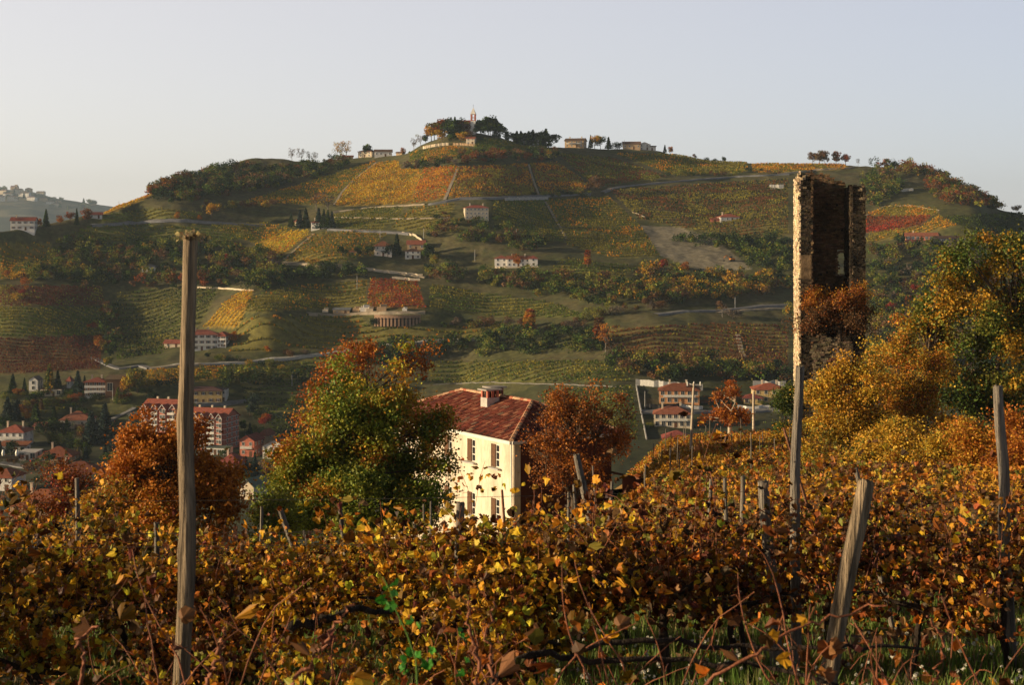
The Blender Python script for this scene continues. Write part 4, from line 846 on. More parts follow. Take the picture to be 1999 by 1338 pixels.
house("small dark garage behind the orange tree", 262, 822, 22, 6, 2.6, 0, 'flat', 0, 'white', 'greyroof', 1, 2, 1, chim=0, name="garage", cat="garage", ww=1.8, wh=1.6)

def apartment(label, pxl, pxr, py, ns, rot, gables, sidepx, h_st=10.6):
    p = at((pxl + pxr) / 2, py); k = p[1] / F; h_st = h_st * k; rz = R(rot); w = (pxr - pxl) * k / math.cos(rz) * .97; d = 13.0; H_ = ns * h_st
    c = p + A(-math.sin(rz) * d / 2, math.cos(rz) * d / 2, 0); t = thing("apartment_block", label, "apartment block", c, rz)
    mb = MB(); mb.box((0, 0, H_ / 2 - 2), (w, d, H_ + 4))
    for s in (-1, 1): mb.add([(s * w / 2, -d / 2, H_), (s * w / 2, d / 2, H_), (s * w / 2, 0, H_ + 3.0), (s * (w / 2 - .2), -d / 2, H_), (s * (w / 2 - .2), d / 2, H_), (s * (w / 2 - .2), 0, H_ + 3.0)], [[0, 1, 2], [4, 3, 5]] if s < 0 else [[1, 0, 2], [3, 4, 5]])
    n = gables; gw = w / n
    for i in range(n):   # front bays with little gables, every second one set forward
        x = -w / 2 + gw * (i + .5); f = 1.3 if i % 2 == 0 else .3
        mb.box((x, -d / 2 - f / 2 + .02, H_ / 2 - 1), (gw * .62, f, H_ + 2)); y = -d / 2 - f
        mb.add([(x - gw * .31, y + .02, H_), (x + gw * .31, y + .02, H_), (x, y + .02, H_ + 1.5)], [[0, 1, 2]])
    mb.build("wall", M['brick'], t)
    rf = roof_mb(w, d, H_, 3.3, 'gable', .7)
    for i in range(n):
        x = -w / 2 + gw * (i + .5); f = 1.3 if i % 2 == 0 else .3; y = -d / 2 - f - .5; a = gw * .42
        V = A([x - a, y, H_ - .35], [x, y, H_ + 1.75], [x + a, y, H_ - .35], [x - a, y + 5.5, H_ - .35], [x, y + 5.5, H_ + 1.75], [x + a, y + 5.5, H_ - .35]); V = np.vstack([V, V - A(0, 0, .3)])
        rf.add(V, [[0, 1, 4, 3], [1, 2, 5, 4], [6, 9, 10, 7], [7, 10, 11, 8]])
    ro = rf.build("roof", M['farroof'], t)
    tb = MB()
    for i in range(n):
        x = -w / 2 + gw * (i + .5); f = 1.3 if i % 2 == 0 else .3; y = -d / 2 - f - .53; a = gw * .42
        for s in (-1, 1): V = A([x + s * a, y, H_ - .6], [x, y, H_ + 1.55], [x, y, H_ + 1.85], [x + s * a, y, H_ - .3]); tb.add(np.vstack([V, V + A(0, .12, 0)]), [[0, 1, 2, 3], [7, 6, 5, 4], [0, 4, 5, 1]])
    tb.build("gable_trim", M['white'], ro)
    for s in range(ns):
        z = s * h_st; bb = MB(); bb.box((0, 0, z + h_st - .12), (w + .12, d + .12, .22))
        for i in range(n):
            x = -w / 2 + gw * (i + .5); f = 1.3 if i % 2 == 0 else .3; bb.box((x, -d / 2 - f / 2, z + h_st - .12), (gw * .62 + .1, f + .1, .22))
        bb.build("floor_band", M['white'], t)
        for i in range(n):
            x = -w / 2 + gw * (i + .5); f = 1.3 if i % 2 == 0 else .3
            if i % 2 == 1:
                b = MB(); b.box((x, -d / 2 - f - .65, z + .06), (gw * .9, 1.3, .18)); b.box((x, -d / 2 - f - 1.25, z + .6), (gw * .9, .06, .7)); b.build("balcony", M['paint'], t)
            put_window(t, x - gw * .15, -d / 2 - f - .02, z + 1.65, 0, 1.0, 1.4, False); put_window(t, x + gw * .15, -d / 2 - f - .02, z + 1.5, 0, 1.1, 1.8, False)
        for y in (-.32, 0, .32): put_window(t, w / 2 + .05, y * d, z + 1.65, R(90), 1.1, 1.4, False, 'white'); put_window(t, -w / 2 - .05, y * d, z + 1.65, R(-90), 1.1, 1.4, False, 'white')
    for i in range(3):
        cb = MB(); cb.box((-w * .3 + i * w * .3, 1.5, H_ + 3.2), (.8, .8, 1.8)); cb.build("chimney", M['cream'], ro)
apartment("six-storey brick apartment block with white bands right of the tall post", 352, 442, 879, 6, -16, 5, 24)
apartment("brick apartment block partly hidden by the orange tree, left of the tall post", 272, 350, 868, 6, -16, 4, 24, 11.6)

# villas at right
house("brick two-family villa with white balcony on the upper terrace", 1326, 790, 78, 11, 5.6, -6, 'hip', 2.3, 'tan', ns=2, nx=6, nside=2, chim=2, balc=1, tint=(1.15, .8, .62), ww=1.3, wh=1.7)
house("two-family villa with cream walls on the lower terrace", 1313, 836, 72, 11, 5.4, -6, 'hip', 2.3, 'cream', ns=2, nx=6, nside=2, chim=2, balc=1, ww=1.3, wh=1.7)
house("yellow villa with a red hip roof behind the concrete pole", 1503, 788, 62, 11, 5.6, -3, 'hip', 2.0, 'yellow', ns=2, nx=4, nside=2, chim=2, ww=1.2, wh=1.4)
house("lower front wing with a red roof skirt of the yellow villa", 1470, 790, 36, 7, 2.8, -3, 'hip', 1.2, 'yellow', ns=1, nx=3, nside=1, chim=0, ww=1.4, wh=1.6)
house("dark red roof below the lower two-family villa", 1322, 868, 54, 9, 2.4, -4, 'hip', 2.0, 'brick', ns=1, nx=3, nside=1, chim=0)
wall_along("retaining_wall", "long grey retaining wall behind the brick villas", [(1241,753),(1290,757),(1340,762),(1372,764)], 2.6, 'concrete', n=30)
wall_along("retaining_wall", "grey retaining wall behind the yellow villa", [(1470,757),(1534,757)], 2.6, 'concrete', n=12)
wall_along("boundary_wall", "pale boundary wall running down left of the brick villas", [(1242,755),(1250,800),(1262,860)], 1.1, 'concrete', n=30)
wall_along("garden_wall", "white garden wall in front of the upper brick villa", [(1330,795),(1350,800),(1372,800)], 1.2, 'white', n=12)
wall_along("garden_wall", "curved white garden wall in front of the yellow villa", [(1440,798),(1470,801),(1504,797)], 1.2, 'white', n=12)
wall_along("hedge", "dark clipped hedge in front of the upper brick villa", [(1262,797),(1290,799),(1325,797)], 1.6, 'dark', th=1.4, n=20, cat="hedge")
wall_along("terrace_wall", "low stone terrace wall in the lower slope above the farmhouse", [(845,752),(950,748),(1100,752),(1230,758)], .3, 'greyroof', n=60)
wall_along("terrace_wall", "stone terrace wall over the red vineyard square", [(765,545),(800,548),(820,549)], 1.3, 'cream', n=20)
wall_along("terrace_wall", "ochre earth bank wall under the farmhouses", [(712,528),(740,532),(790,537),(825,541)], 1.4, 'cream', n=24)
wall_along("terrace_wall", "low pale wall above the bright yellow vineyard by the three-storey house", [(385,563),(440,565),(495,569)], .8, 'cream', n=20)
wall_along("terrace_wall", "curving pale wall above the farmhouses", [(785,457),(810,462),(826,474)], 1.2, 'cream', n=16)

# distant hill town
g_ = rng_(44)
for i, (x, y, w, h, kind, wl) in enumerate([(6,378,16,7,'hip','cream'),(14,386,18,8,'hip','white'),(27,371,14,8,'gable','tan'),(36,378,20,9,'hip','cream'),(46,386,22,9,'gable','white'),(56,376,14,8,'hip','tan'),
   (60,392,18,7,'hip','white'),(78,382,16,7,'gable','cream'),(84,394,14,7,'hip','tan'),(97,400,14,6,'gable','white'),(108,404,16,6,'hip','cream'),(112,398,10,6,'hip','tan'),(24,392,20,8,'hip','cream'),(2,392,14,8,'gable','white'),(180,400,14,5,'gable','tan')]):
    house("pale house of the hazy hill town on the far left horizon", x, y, w, 18, h * 1.9, g_.uniform(-20, 20), kind, 4.5, wl, 'brownroof', 3, 5, 1, chim=0, pt=HZ(x, y), group="houses of the hazy hill town", ww=1.4, wh=1.8)
house("square castle tower of the hazy hill town", 31, 374, 5, 9, 24, 0, 'flat', 0, 'tan', 'brownroof', 5, 1, 1, chim=0, name="castle_tower", cat="tower", pt=HZ(31, 372), ov=.3)
for i in range(34):
    x = g_.uniform(-10, 195); y = np.interp(x, [0, 60, 110, 190], [375, 380, 394, 402]) + g_.uniform(-4, 14)
    ftree(x, y, g_.uniform(7, 13), ['round', 'conifer', 'bush'][g_.integers(3)], ['dark', 'blue', 'green'][g_.integers(3)], "hazy tree among the distant hill town", "trees of the hazy hill town", wide=1.4, pt=HZ(x, y))

# ------------------------------------------------------------------ roads and tracks
def road(name, pts, w, mtl, n=None, y0=335, lift=.35, label=None):
    P = np.array(pts, float); d = np.r_[0, np.cumsum(np.hypot(*np.diff(P, axis=0).T))]; n = n or int(d[-1] / 4) + 2; s = np.linspace(0, d[-1], n)
    W_ = np.array([at(np.interp(q, d, P[:, 0]), np.interp(q, d, P[:, 1]), y0) for q in s])
    for _ in range(3): W_[1:-1] = (W_[:-2] + 2 * W_[1:-1] + W_[2:]) / 4
    T = np.gradient(W_[:, :2], axis=0); T /= np.linalg.norm(T, axis=1)[:, None] + 1e-9; Nn = np.stack([-T[:, 1], T[:, 0]], 1)
    rows = []
    for q in (-1, -.33, .33, 1): xy = W_[:, :2] + Nn * w / 2 * q; rows.append(np.hstack([xy, (H(xy[:, 0], xy[:, 1]))[:, None]]))
    m = np.maximum.reduce([r[:, 2] for r in rows]); 
    for r in rows: r[:, 2] = m * .7 + r[:, 2] * .3 + lift
    V = np.stack(rows, 1); V = np.concatenate([V, V[:, ::3] - A(0, 0, 1.5)], 1).reshape(-1, 3)
    i = np.arange(n - 1)[:, None] * 6; Q = [np.stack([i + a, i + 6 + a, i + 6 + b, i + b], -1).reshape(-1, 4) for a, b in ((0, 1), (1, 2), (2, 3), (4, 0), (3, 5))]
    mb = MB(); mb.add(V, np.concatenate(Q)); tag(mb.build(name, M[mtl]), kind="structure")
road("road", [(292,721),(345,713),(480,710),(560,702),(640,692),(700,685),(790,674),(880,667),(960,662),(1030,655)], 3.2, 'concrete')
road("road", [(292,721),(345,714),(390,712)], 4.3, 'dirt')
road("road", [(838,400),(900,389),(960,388),(1060,384),(1150,380)], 3.2, 'asphalt')
road("road", [(1176,377),(1195,368),(1240,362),(1290,358),(1350,352),(1450,345),(1540,341)], 3.2, 'asphalt')
road("dirt_track", [(1520,341),(1580,333),(1630,330),(1664,327)], 3.6, 'dirt')
road("road", [(553,514),(585,518),(640,520),(700,525),(760,531),(830,543)], 2.9, 'dirt')
road("road", [(640,449),(700,452),(760,455),(800,458)], 2.9, 'asphalt')
road("road", [(178,442),(260,437),(350,433),(430,437),(520,441)], 2.9, 'asphalt')
road("road", [(1280,616),(1340,609),(1400,608),(1480,600),(1545,597)], 4.3, 'asphalt')
road("road", [(1400,612),(1470,606),(1540,603)], 2.2, 'dirt')
road("road", [(1250,806),(1300,806),(1370,806),(1440,806),(1545,800)], 5, 'asphalt')
road("road", [(180,700),(230,722),(275,715),(292,721)], 2.9, 'asphalt')
road("road", [(200,830),(230,815),(262,800)], 2.5, 'asphalt')
road("road", [(380,792),(440,790),(480,785)], 3.6, 'asphalt')
road("road", [(0,905),(60,915),(110,912),(150,920)], 4.3, 'asphalt')
road("road", [(600,615),(650,617),(720,613),(830,612)], 2.2, 'dirt')
road("dirt_track", [(895,326),(888,345),(876,372),(868,392)], 1.9, 'dirt')
road("dirt_track", [(1032,322),(1040,350),(1052,382)], 1.3, 'dirt')
road("dirt_track", [(735,318),(700,345),(670,372),(652,402)], 1.4, 'dirt')
road("dirt_track", [(612,458),(585,482),(555,508)], 1.6, 'dirt')
road("dirt_track", [(1235,415),(1260,425)], 0.86, 'dirt')
road("dirt_track", [(1440,655),(1448,690),(1455,700)], 2.2, 'dirt')
road("dirt_track", [(650,415),(720,406),(830,400)], 1.7, 'dirt')
road("dirt_track", [(650,425),(780,428),(880,427)], 1.3, 'dirt')
road("dirt_track", [(1065,395),(1085,430),(1108,470)], 1.4, 'dirt')
road("dirt_track", [(1690,422),(1730,403),(1780,402),(1835,412)], 1.3, 'dirt')

# ------------------------------------------------------------------ far poles
def pole(name, label, px, pyb, pyt, r0, mtl, cat="utility pole", p=None, dx=0, group=None, arms=0):
    p = at(px, pyb) if p is None else p; h = (pyb - pyt) / F * p[1]; t = MB()
    t.tube([(0, 0, -.8), (dx * .5, 0, h * .5), (dx, 0, h)], [r0, r0 * .85, r0 * .7], 8); th = thing(name, label, cat, p, 0, group); t.build("shaft", M[mtl], th)
    if arms:
        c = MB(); c.box((dx, 0, h - .25), (arms, .1, .1)); ca = c.build("crossarm", M['iron'], th)
        for i in range(3):
            q = MB(); q.tube([(dx + (i - 1) * arms * .42, 0, h - .2), (dx + (i - 1) * arms * .42, 0, h - .02), (dx + (i - 1) * arms * .42, 0, h + .1)], [.04, .055, .03], 8); q.build("insulator", M['ceramic'], ca)
    return th
for a, b, c, lb in [(742,465,447,"pale far pole behind the red and white farmhouse"),(827,468,446,"pale far pole behind the small white house"),(927,510,488,"pale far pole left of the long white house"),(1008,470,448,"pale far pole above the long white house"),
    (697,567,540,"pale far pole left of the red vineyard square"),(1435,603,581,"pale far pole on the lower right road"),(1219,292,273,"pale far pole before the ridge farm at right"),(220,782,762,"pale far pole by the brown barn"),(1259,800,765,"grey lamp pole by the boundary wall of the brick villas"),
    (570,755,733,"thin far pole left of the big green tree's top"),(232,386,375,"tiny far pole on the left skyline")]:
    pole("utility_pole", lb, a, b, c, .16, 'concrete')
# excavator on the bare field
p = at(1428, 511); ex = thing("excavator", "small orange excavator at the foot of the bare ploughed field", "excavator", p, R(20))
q = MB(); q.box((0, 0, .45), (3.2, 2.6, .7)); q.build("undercarriage", M['iron'], ex); q = MB(); q.box((.3, 0, 1.3), (2.6, 2.2, 1.0)); q.build("body", M['orange'], ex)
q = MB(); q.box((-.5, -.4, 2.3), (1.2, 1.2, 1.2)); q.build("cab", M['glass'], ex)
q = MB(); q.tube([(-1, .3, 1.6), (-3, .3, 3.4), (-4.6, .3, 2.2), (-4.9, .3, .5)], [.25, .22, .18, .15], 6); bo = q.build("boom", M['orange'], ex); q = MB(); q.box((-4.9, .3, .3), (.8, .9, .7)); q.build("bucket", M['iron'], bo)
# ------------------------------------------------------------------ ruined tower
def stones(mb, fr, o, L, Hh, holes, g, w=.36, h=.17, d=.12, top=None, base=0, colr=None, z0=0):
    """one skin of rough stones on a wall face: fr rows are (along, outward, up)"""
    nz = int((Hh - z0) / h)
    for k in range(nz):
        z = z0 + (k + .5) * h; x = -g.uniform(0, w)
        while x < L:
            ww = w * g.uniform(.55, 1.35); xc = x + ww / 2; x += ww
            if xc < 0 or xc > L: continue
            if top is not None and z > top(xc): continue
            if any(a < xc < b and c < z < e for a, b, c, e in holes): continue
            dd = d * g.uniform(.5, 1.6); cc = colr(xc, z) if colr else A(1, 1, 1)
            cc = cc * g.uniform(.55, 1.4) * (1 + g.uniform(-.1, .1, 3))
            mb.box((xc, dd / 2 - .04, z), (ww * .94, dd + .08, h * .9), col=np.clip(cc, .04, 2.4), fr=fr, o=o, jit=.022, rng=g)
def tower():
    g = rng_(12); Y = 120.0; k = Y / F
    x0 = (1562 - CX) * k; x1 = (1686 - CX) * k; zt = (HY - 335) * k; zb = h1((x0 + x1) / 2, Y + 2) - 2
    base = A((x0 + x1) / 2, Y, zb); Wd = x1 - x0; D = 5.0; th = .95; HT = zt - zb
    rz = R(-5.2)
    t = thing("ruined_tower", "tall ruined stone tower open at the front with an arched window", "tower", base, rz)
    zpy = lambda py: (HY - py) * k - zb
    led = zpy(640)          # the front wall still stands below this height
    n1 = lambda s, a: (noise2(s * 1.7, a, 5) - .5) * .5 + (noise2(s * 6, a, 6) - .5) * .3
    topL = lambda y: HT - .05 + n1(y, 1) - .1 * y
    topB = lambda x: HT + .05 - .20 * x + n1(x, 2)
    topR = lambda y: zpy(362) + n1(y, 3) * .6 - .03 * y
    a = Wd / 2
    E = np.eye(3); core = MB(); sk = MB()
    def slab(xa, xb, ya, yb, za, zb_, c=(.75, .7, .65)): core.box(((xa + xb) / 2, (ya + yb) / 2, (za + zb_) / 2), (xb - xa, yb - ya, zb_ - za), col=c)
    slab(-a + .06, -a + th - .06, .06, D - .06, 0, HT - 1.3)                      # left wall
    slab(a - th + .06, a - .06, .06, D - .06, 0, zpy(362) - 1.0)                   # right wall
    wx0, wx1, wz0, wz1 = (1641 - 1618.5) * k, (1659 - 1618.5) * k, zpy(538), zpy(497)
    yb0 = D - th
    slab(-a + th - .06, wx0, yb0 + .06, D - .06, 0, HT - 1.9); slab(wx1, a - th + .06, yb0 + .06, D - .06, 0, HT - 1.9)
    slab(wx0, wx1, yb0 + .06, D - .06, 0, wz0); slab(wx0, wx1, yb0 + .06, D - .06, wz1 + .35, HT - 2.1)
    slab(-a + th - .1, a - th + .1, .06, th - .06, 0, led - .8)                   # remains of the front wall
    slab(-a + th - .1, a - th + .1, th - .1, yb0 + .1, 0, led - 1.6)              # rubble fill
    warm = lambda x, z: A(.9, .82, .7) * (.05 + .24 * noise2(x * .8, z * .5, 3))  # jamb and right wall stones, colour darkened to stand for shade
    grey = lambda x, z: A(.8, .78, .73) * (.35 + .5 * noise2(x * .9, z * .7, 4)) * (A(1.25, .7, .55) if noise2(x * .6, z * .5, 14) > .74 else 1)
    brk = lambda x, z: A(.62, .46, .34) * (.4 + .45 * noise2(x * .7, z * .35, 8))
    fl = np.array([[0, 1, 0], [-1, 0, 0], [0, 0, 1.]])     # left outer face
    lite = lambda x, z: A(1.9, 1.85, 1.7) * (.9 + .25 * noise2(x, z * .3, 9))  # left face stones, colour brightened to stand for sunlight
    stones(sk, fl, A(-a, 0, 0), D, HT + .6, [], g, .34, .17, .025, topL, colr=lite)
    fr_ = np.array([[1, 0, 0], [0, -1, 0], [0, 0, 1.]])    # faces towards the viewer
    patch = (.1, th, zpy(545), zpy(498))
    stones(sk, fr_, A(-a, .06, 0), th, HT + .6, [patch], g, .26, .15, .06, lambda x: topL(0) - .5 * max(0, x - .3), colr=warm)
    core.box((-a + th / 2 + .02, -.0, (patch[2] + patch[3]) / 2), (th - .16, .3, patch[3] - patch[2]), col=(.5, .42, .33))
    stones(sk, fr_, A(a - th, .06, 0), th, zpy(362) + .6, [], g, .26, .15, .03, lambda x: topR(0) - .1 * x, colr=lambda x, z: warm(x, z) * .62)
    stones(sk, fr_, A(-a + th, 0.05, 0), Wd - 2 * th, led + .5, [], g, .34, .16, .16, lambda x: led + n1(x, 7) * 1.6 - .5, colr=grey)
    stones(sk, fr_, A(-a + th, yb0, 0), Wd - 2 * th, HT + .4, [(wx0 + a - th, wx1 + a - th, wz0, wz1 + .3)], g, .34, .13, .06, topB, colr=brk, z0=led - 2)
    fi = np.array([[0, -1, 0], [1, 0, 0], [0, 0, 1.]])     # inner faces of the side walls
    stones(sk, fi, A(-a + th, yb0, 0), yb0, HT + .5, [], g, .34, .15, .07, lambda x: topL(yb0 - x), colr=brk, z0=led - 2)
    fj = np.array([[0, 1, 0], [-1, 0, 0], [0, 0, 1.]])
    stones(sk, fj, A(a - th, 0, 0), yb0, zpy(362) + .5, [], g, .34, .15, .09, topR, colr=warm, z0=led - 2)
    fo = np.array([[0, -1, 0], [1, 0, 0], [0, 0, 1.]])
    stones(sk, fo, A(a, D, 0), D, zpy(362) + .5, [], g, .36, .17, .1, lambda x: topR(D - x), colr=warm)
    # broken crown of loose stones
    for xa, ya, xb, yb_, zz in ((-a, .1, -a + .3, D, HT - 1.5), (-a + .3, D - .5, a, D - .3, HT - 2.2), (a - .5, .1, a - .3, D, zpy(362) - 1.1)):
        for i in range(150):
            s = g.uniform(); x = xa + (xb - xa) * s + g.uniform(0, .5); y = ya + (yb_ - ya) * s + g.uniform(-.3, .3); x = min(x, a - .1)
            tp = topL(y) if xa == -a and xb < 0 else (topB(x + a) if yb_ == D - .3 else topR(y))
            z = g.uniform(zz, max(zz + .2, tp - .15)); sk.box((x, y, z), (g.uniform(.2, .5), g.uniform(.2, .5), g.uniform(.12, .26)), g.uniform(0, 3), col=A(.9, .85, .75) * g.uniform(.4, 1.1), jit=.03, rng=g)
    core.build("wall_core", M['stone'], t); sk.build("stonework", M['stone'], t)
    ar = MB(); cx = (wx0 + wx1) / 2; rr = (wx1 - wx0) / 2
    for i in range(9):
        q = math.pi * (i + .5) / 9; ar.box((cx - math.cos(q) * (rr + .06), yb0 + .25, wz1 + math.sin(q) * (rr * .7) - .05), (.16, .62, .2), col=A(1, .8, .65) * g.uniform(.7, 1.2), jit=.01, rng=g)
    for i in range(9):
        for s in (-1, 1): ar.box((cx + s * (rr + .05), yb0 + .25, wz0 + (i + .5) * (wz1 - wz0) / 9), (.14, .6, .16), col=A(1, .8, .65) * g.uniform(.7, 1.2), jit=.01, rng=g)
    ar.box((cx, yb0 + .3, wz0 - .06), (rr * 2 + .3, .8, .12)); ar.build("window_arch", M['stone'], t)
    pk = MB()                                              # dark put-log holes
    for px_, py_ in ((1590, 398), (1620, 396), (1640, 398), (1655, 400), (1585, 448), (1597, 450), (1617, 449), (1650, 449), (1590, 532), (1620, 534), (1608, 538), (1635, 535)):
        pk.box(((px_ - 1618.5) * k, yb0 - .09, zpy(py_)), (.16, .1, .18))
    pk.build("beam_hole", M['dark'], t)
    return base, k, a, led, D
TW = tower()

# ------------------------------------------------------------------ farmhouse
def farmhouse():
    g = rng_(22); Yc = 94.0; k = Yc / F
    corner = A((1004 - CX) * k, Yc, 0); u = A(-.53, .848, 0); u /= np.linalg.norm(u); nrm = A(-u[1], u[0], 0)   # u: along the front away from the corner
    inn = -nrm; L = 16.4; Dp = 7.3; ze = (HY - 866) * k; zg = h1(corner[0], Yc) - .8; He = ze - zg + .40
    # local frame: x from the far-left end to the corner, y into the house
    rz = math.atan2(-u[1], -u[0]); o = corner + u * L / 2 + inn * Dp / 2; o[2] = zg
    t = thing("farmhouse", "old two-storey farmhouse with cream walls and red tiled hip roof", "farmhouse", o, rz)
    a, b = L / 2, Dp / 2; wb = MB(); th = .45
    ww, wh = 1.0, 1.45
    zu = ze - zg - .30; xs = [a - 2.25, a - 5.2, a - 8.2, a - 11.2, a - 14.2]; up0, up1 = zu - wh, zu
    lo1 = up0 - 1.95; lo0 = lo1 - wh
    ops = [(x - ww / 2, x + ww / 2, up0, up1) for x in xs] + [(x - ww / 2, x + ww / 2, lo0, lo1) for x in xs]
    def wallgrid(ax, ops, x0, x1, H_, place):
        X = sorted({x0, x1} | {q[0] for q in ops} | {q[1] for q in ops}); Z = sorted({-1.5, H_} | {q[2] for q in ops} | {q[3] for q in ops})
        for i in range(len(X) - 1):
            for j in range(len(Z) - 1):
                xm, zm = (X[i] + X[i + 1]) / 2, (Z[j] + Z[j + 1]) / 2
                if any(q[0] < xm < q[1] and q[2] < zm < q[3] for q in ops): continue
                place(X[i], X[i + 1], Z[j], Z[j + 1])
    wallgrid(0, ops, -a, a, He, lambda p, q, r, s: wb.box(((p + q) / 2, -b + th / 2, (r + s) / 2), (q - p, th, s - r)))
    eb = MB(); eb.box((a - th / 2, th / 2, He / 2 - .75), (th, Dp - th, He + 1.5), col=(.2, .17, .16)); eb.build("end_wall", M['brick'], t); wb.box((-a + th / 2, th / 2, He / 2 - .75), (th, Dp - th, He + 1.5)); wb.box((0, b - th / 2, He / 2 - .75), (L - 2 * th, th, He + 1.5))  # end wall brick tinted dark, its shade put into the colour
    wb.box((0, 0, He - .1), (L - 2 * th, Dp - 2 * th, .2)); wb.box((0, 0, up0 - .9), (L - 2 * th, Dp - 2 * th, .2))
    wb.box((-.5, -b - .012, He - .16), (L + .0, .02, .34), col=(1.0, .8, .5))   # yellower painted band under the eave
    wb.build("wall", M['plaster'], t)
    for n, (x0, x1, z0, z1) in enumerate(ops):
        x = (x0 + x1) / 2; z = (z0 + z1) / 2; w = MB()
        fx0 = x - .02; fw = x1 - fx0
        for xx in (fx0 + .04, x1 - .04): w.box((xx, -b + .10, z), (.07, .07, wh))
        for zz in (z0 + .04, z0 + wh / 3, z0 + 2 * wh / 3, z1 - .04): w.box(((fx0 + x1) / 2, -b + .10, zz), (fw - .15, .06, .06))
        for xx, s_ in ((x0 + .04, 1),): w.box((xx, -b + .10, z), (.07, .07, wh))
        fr = w.build("window", M['paint'], t)
        w = MB(); w.box((x, -b + .17, z), (ww, .02, wh)); w.build("pane", M['glass'], fr)
        w = MB(); w.box((x0 + .27, -b + .045, z), (.48, .05, wh - .04))
        for q in range(9): w.box((x0 + .27, -b + .016, z - wh / 2 + (q + .7) * wh / 9.4), (.42, .012, .1))
        w.build("shutter", M['wood'], fr)
        w = MB(); w.box((x, -b - .1, z0 - .06), (ww + .45, .32, .1)); w.build("sill", M['concrete'], fr)
    # roof: hip, tiled with rows of half-round tiles
    rise = 1.55; ov = .55; A_, B_ = a + ov, b + ov; rh = A_ - B_; zt = He + rise; zE = He - rise * ov / b
    rf = MB(); V = A([-A_, -B_, zE], [A_, -B_, zE], [A_, B_, zE], [-A_, B_, zE], [-rh, 0, zt], [rh, 0, zt])
    rf.add(V, [[0, 1, 5, 4], [2, 3, 4, 5]], (.14, .05, .03)); rf.add(V, [[1, 2, 5], [3, 0, 4]], (.14, .05, .03)); rf.box((0, 0, zE - .08), (2 * A_ - .1, 2 * B_ - .1, .12), col=(.25, .2, .15))
    cols = A([.29, .075, .045], [.23, .065, .045], [.36, .13, .075], [.52, .24, .14], [.20, .055, .04], [.30, .20, .13], [.12, .06, .05])
    pw = [.3, .24, .18, .07, .12, .05, .04]
    def face(p0, p1, q0, q1):    # eave p0->p1, ridge side q0->q1
        e = p1 - p0; Lf = np.linalg.norm(e); e = e / Lf; h_ = (q0 - p0) - e * np.dot(q0 - p0, e); S = np.linalg.norm(h_); s = h_ / S; n = np.cross(e, s); n = n if n[2] > 0 else -n
        c0 = np.dot(q0 - p0, e); c1 = Lf - np.dot(q1 - p0, e) if True else 0; pit = .21; nl = int(Lf / pit); tl = .40; ns_ = int(S / tl) + 1
        ph = np.linspace(0, math.pi, 6); px_ = np.cos(ph) * pit * .46; pz_ = np.sin(ph) * pit * .40
        for i in range(nl):
            x = (i + .5) * Lf / nl; sm = min(S, S * x / max(c0, 1e-6) if c0 > 0 else S, S * (Lf - x) / max(c1, 1e-6) if c1 > 0 else S)
            wob = 0
            for j in range(ns_):
                ya = j * tl; yb = min(ya + tl + .05, sm)
                if ya > sm - .08: break
                wob = g.normal(0, .014); cc = cols[g.choice(7, p=pw)] * g.uniform(.65, 1.3); li = .02 + g.uniform(0, .03)
                R0 = p0 + e * (x + wob) + s * ya + n * (li + .03); R1 = p0 + e * (x + wob * .3) + s * yb + n * li
                V = np.concatenate([R0 + e * px_[:, None] + n * pz_[:, None], R1 + e * px_[:, None] * .85 + n * pz_[:, None] * .85])
                m = np.arange(5); rf.add(V, np.stack([m, m + 1, m + 7, m + 6], -1), cc, 0, False)
    face(V[0], V[1], V[4], V[5]); face(V[1], V[2], V[5], V[5]); face(V[3], V[0], V[4], V[4]); face(V[2], V[3], V[5], V[4])
    for p, q in ((V[4], V[5]), (V[0], V[4]), (V[1], V[5]), (V[2], V[5]), (V[3], V[4])):
        n = int(np.linalg.norm(q - p) / .42)
        for i in range(n):
            c0 = p + (q - p) * i / n + A(0, 0, .09); c1 = p + (q - p) * (i + 1.1) / n + A(0, 0, .07)
            rf.tube([c0, c1], [.15, .125], 7, col=(A(.55, .33, .2) if g.random() < .65 else A(.4, .14, .08)) * g.uniform(.8, 1.15), smooth=False)
    ro = rf.build("roof", M['tile'], t)
    gt = MB(); gt.box((0, -B_ - .06, zE - .05), (2 * A_, .16, .20)); gt.box((A_ + .06, 0, zE - .05), (.16, 2 * B_, .18)); gt.build("gutter", M['paint'], ro)
    dp = MB(); dp.tube([(a - .12, -b - .14, zE), (a - .1, -b - .1, 0)], .05, 8); dp.build("downpipe", M['paint'], t)
    for i, (x, dark_) in enumerate(((rh - 3.6, 0), (rh - 4.9, 1))):
        y = -1.0 + 1.15 * i; c = MB(); zb_ = zt - .55 * (1 + .3 * i); hh = 1.25
        c.box((x, y, zt - .7), (.82, .95, 1.6), col=(1.1, 1.05, 1.0)); st = c.build("chimney", M['concrete'], ro)
        for sx in (-1, 1):
            for sy in (-1, 0, 1): c = MB(); c.box((x + sx * .33, y + sy * .37, zt + .34), (.17, .14, .48), col=A(.8, .8, .8) * g.uniform(.8, 1.3)); c.build("pillar", M['brick'], st)
        c = MB(); c.box((x, y, zt + .62), (1.15, 1.25, .09), col=(.8, .75, .7)); c.build("cap", M['concrete'], st)
        c = MB(); c.box((x, y, zt + .26), (.45, .6, .4)); c.build("flue", M['dark'], st)
    # low shed beyond the corner, shade put into its wall and roof colours
    p = o + A(math.cos(rz), math.sin(rz), 0) * (a - 1.2) + inn * (b + 3.6); p[2] = zg
    s = thing("stable", "low unlit brick stable with a sloping roof right of the farmhouse", "stable", p + A(math.cos(rz + math.pi / 2), math.sin(rz + math.pi / 2), 0) * 0, rz - math.pi / 2 + math.pi)
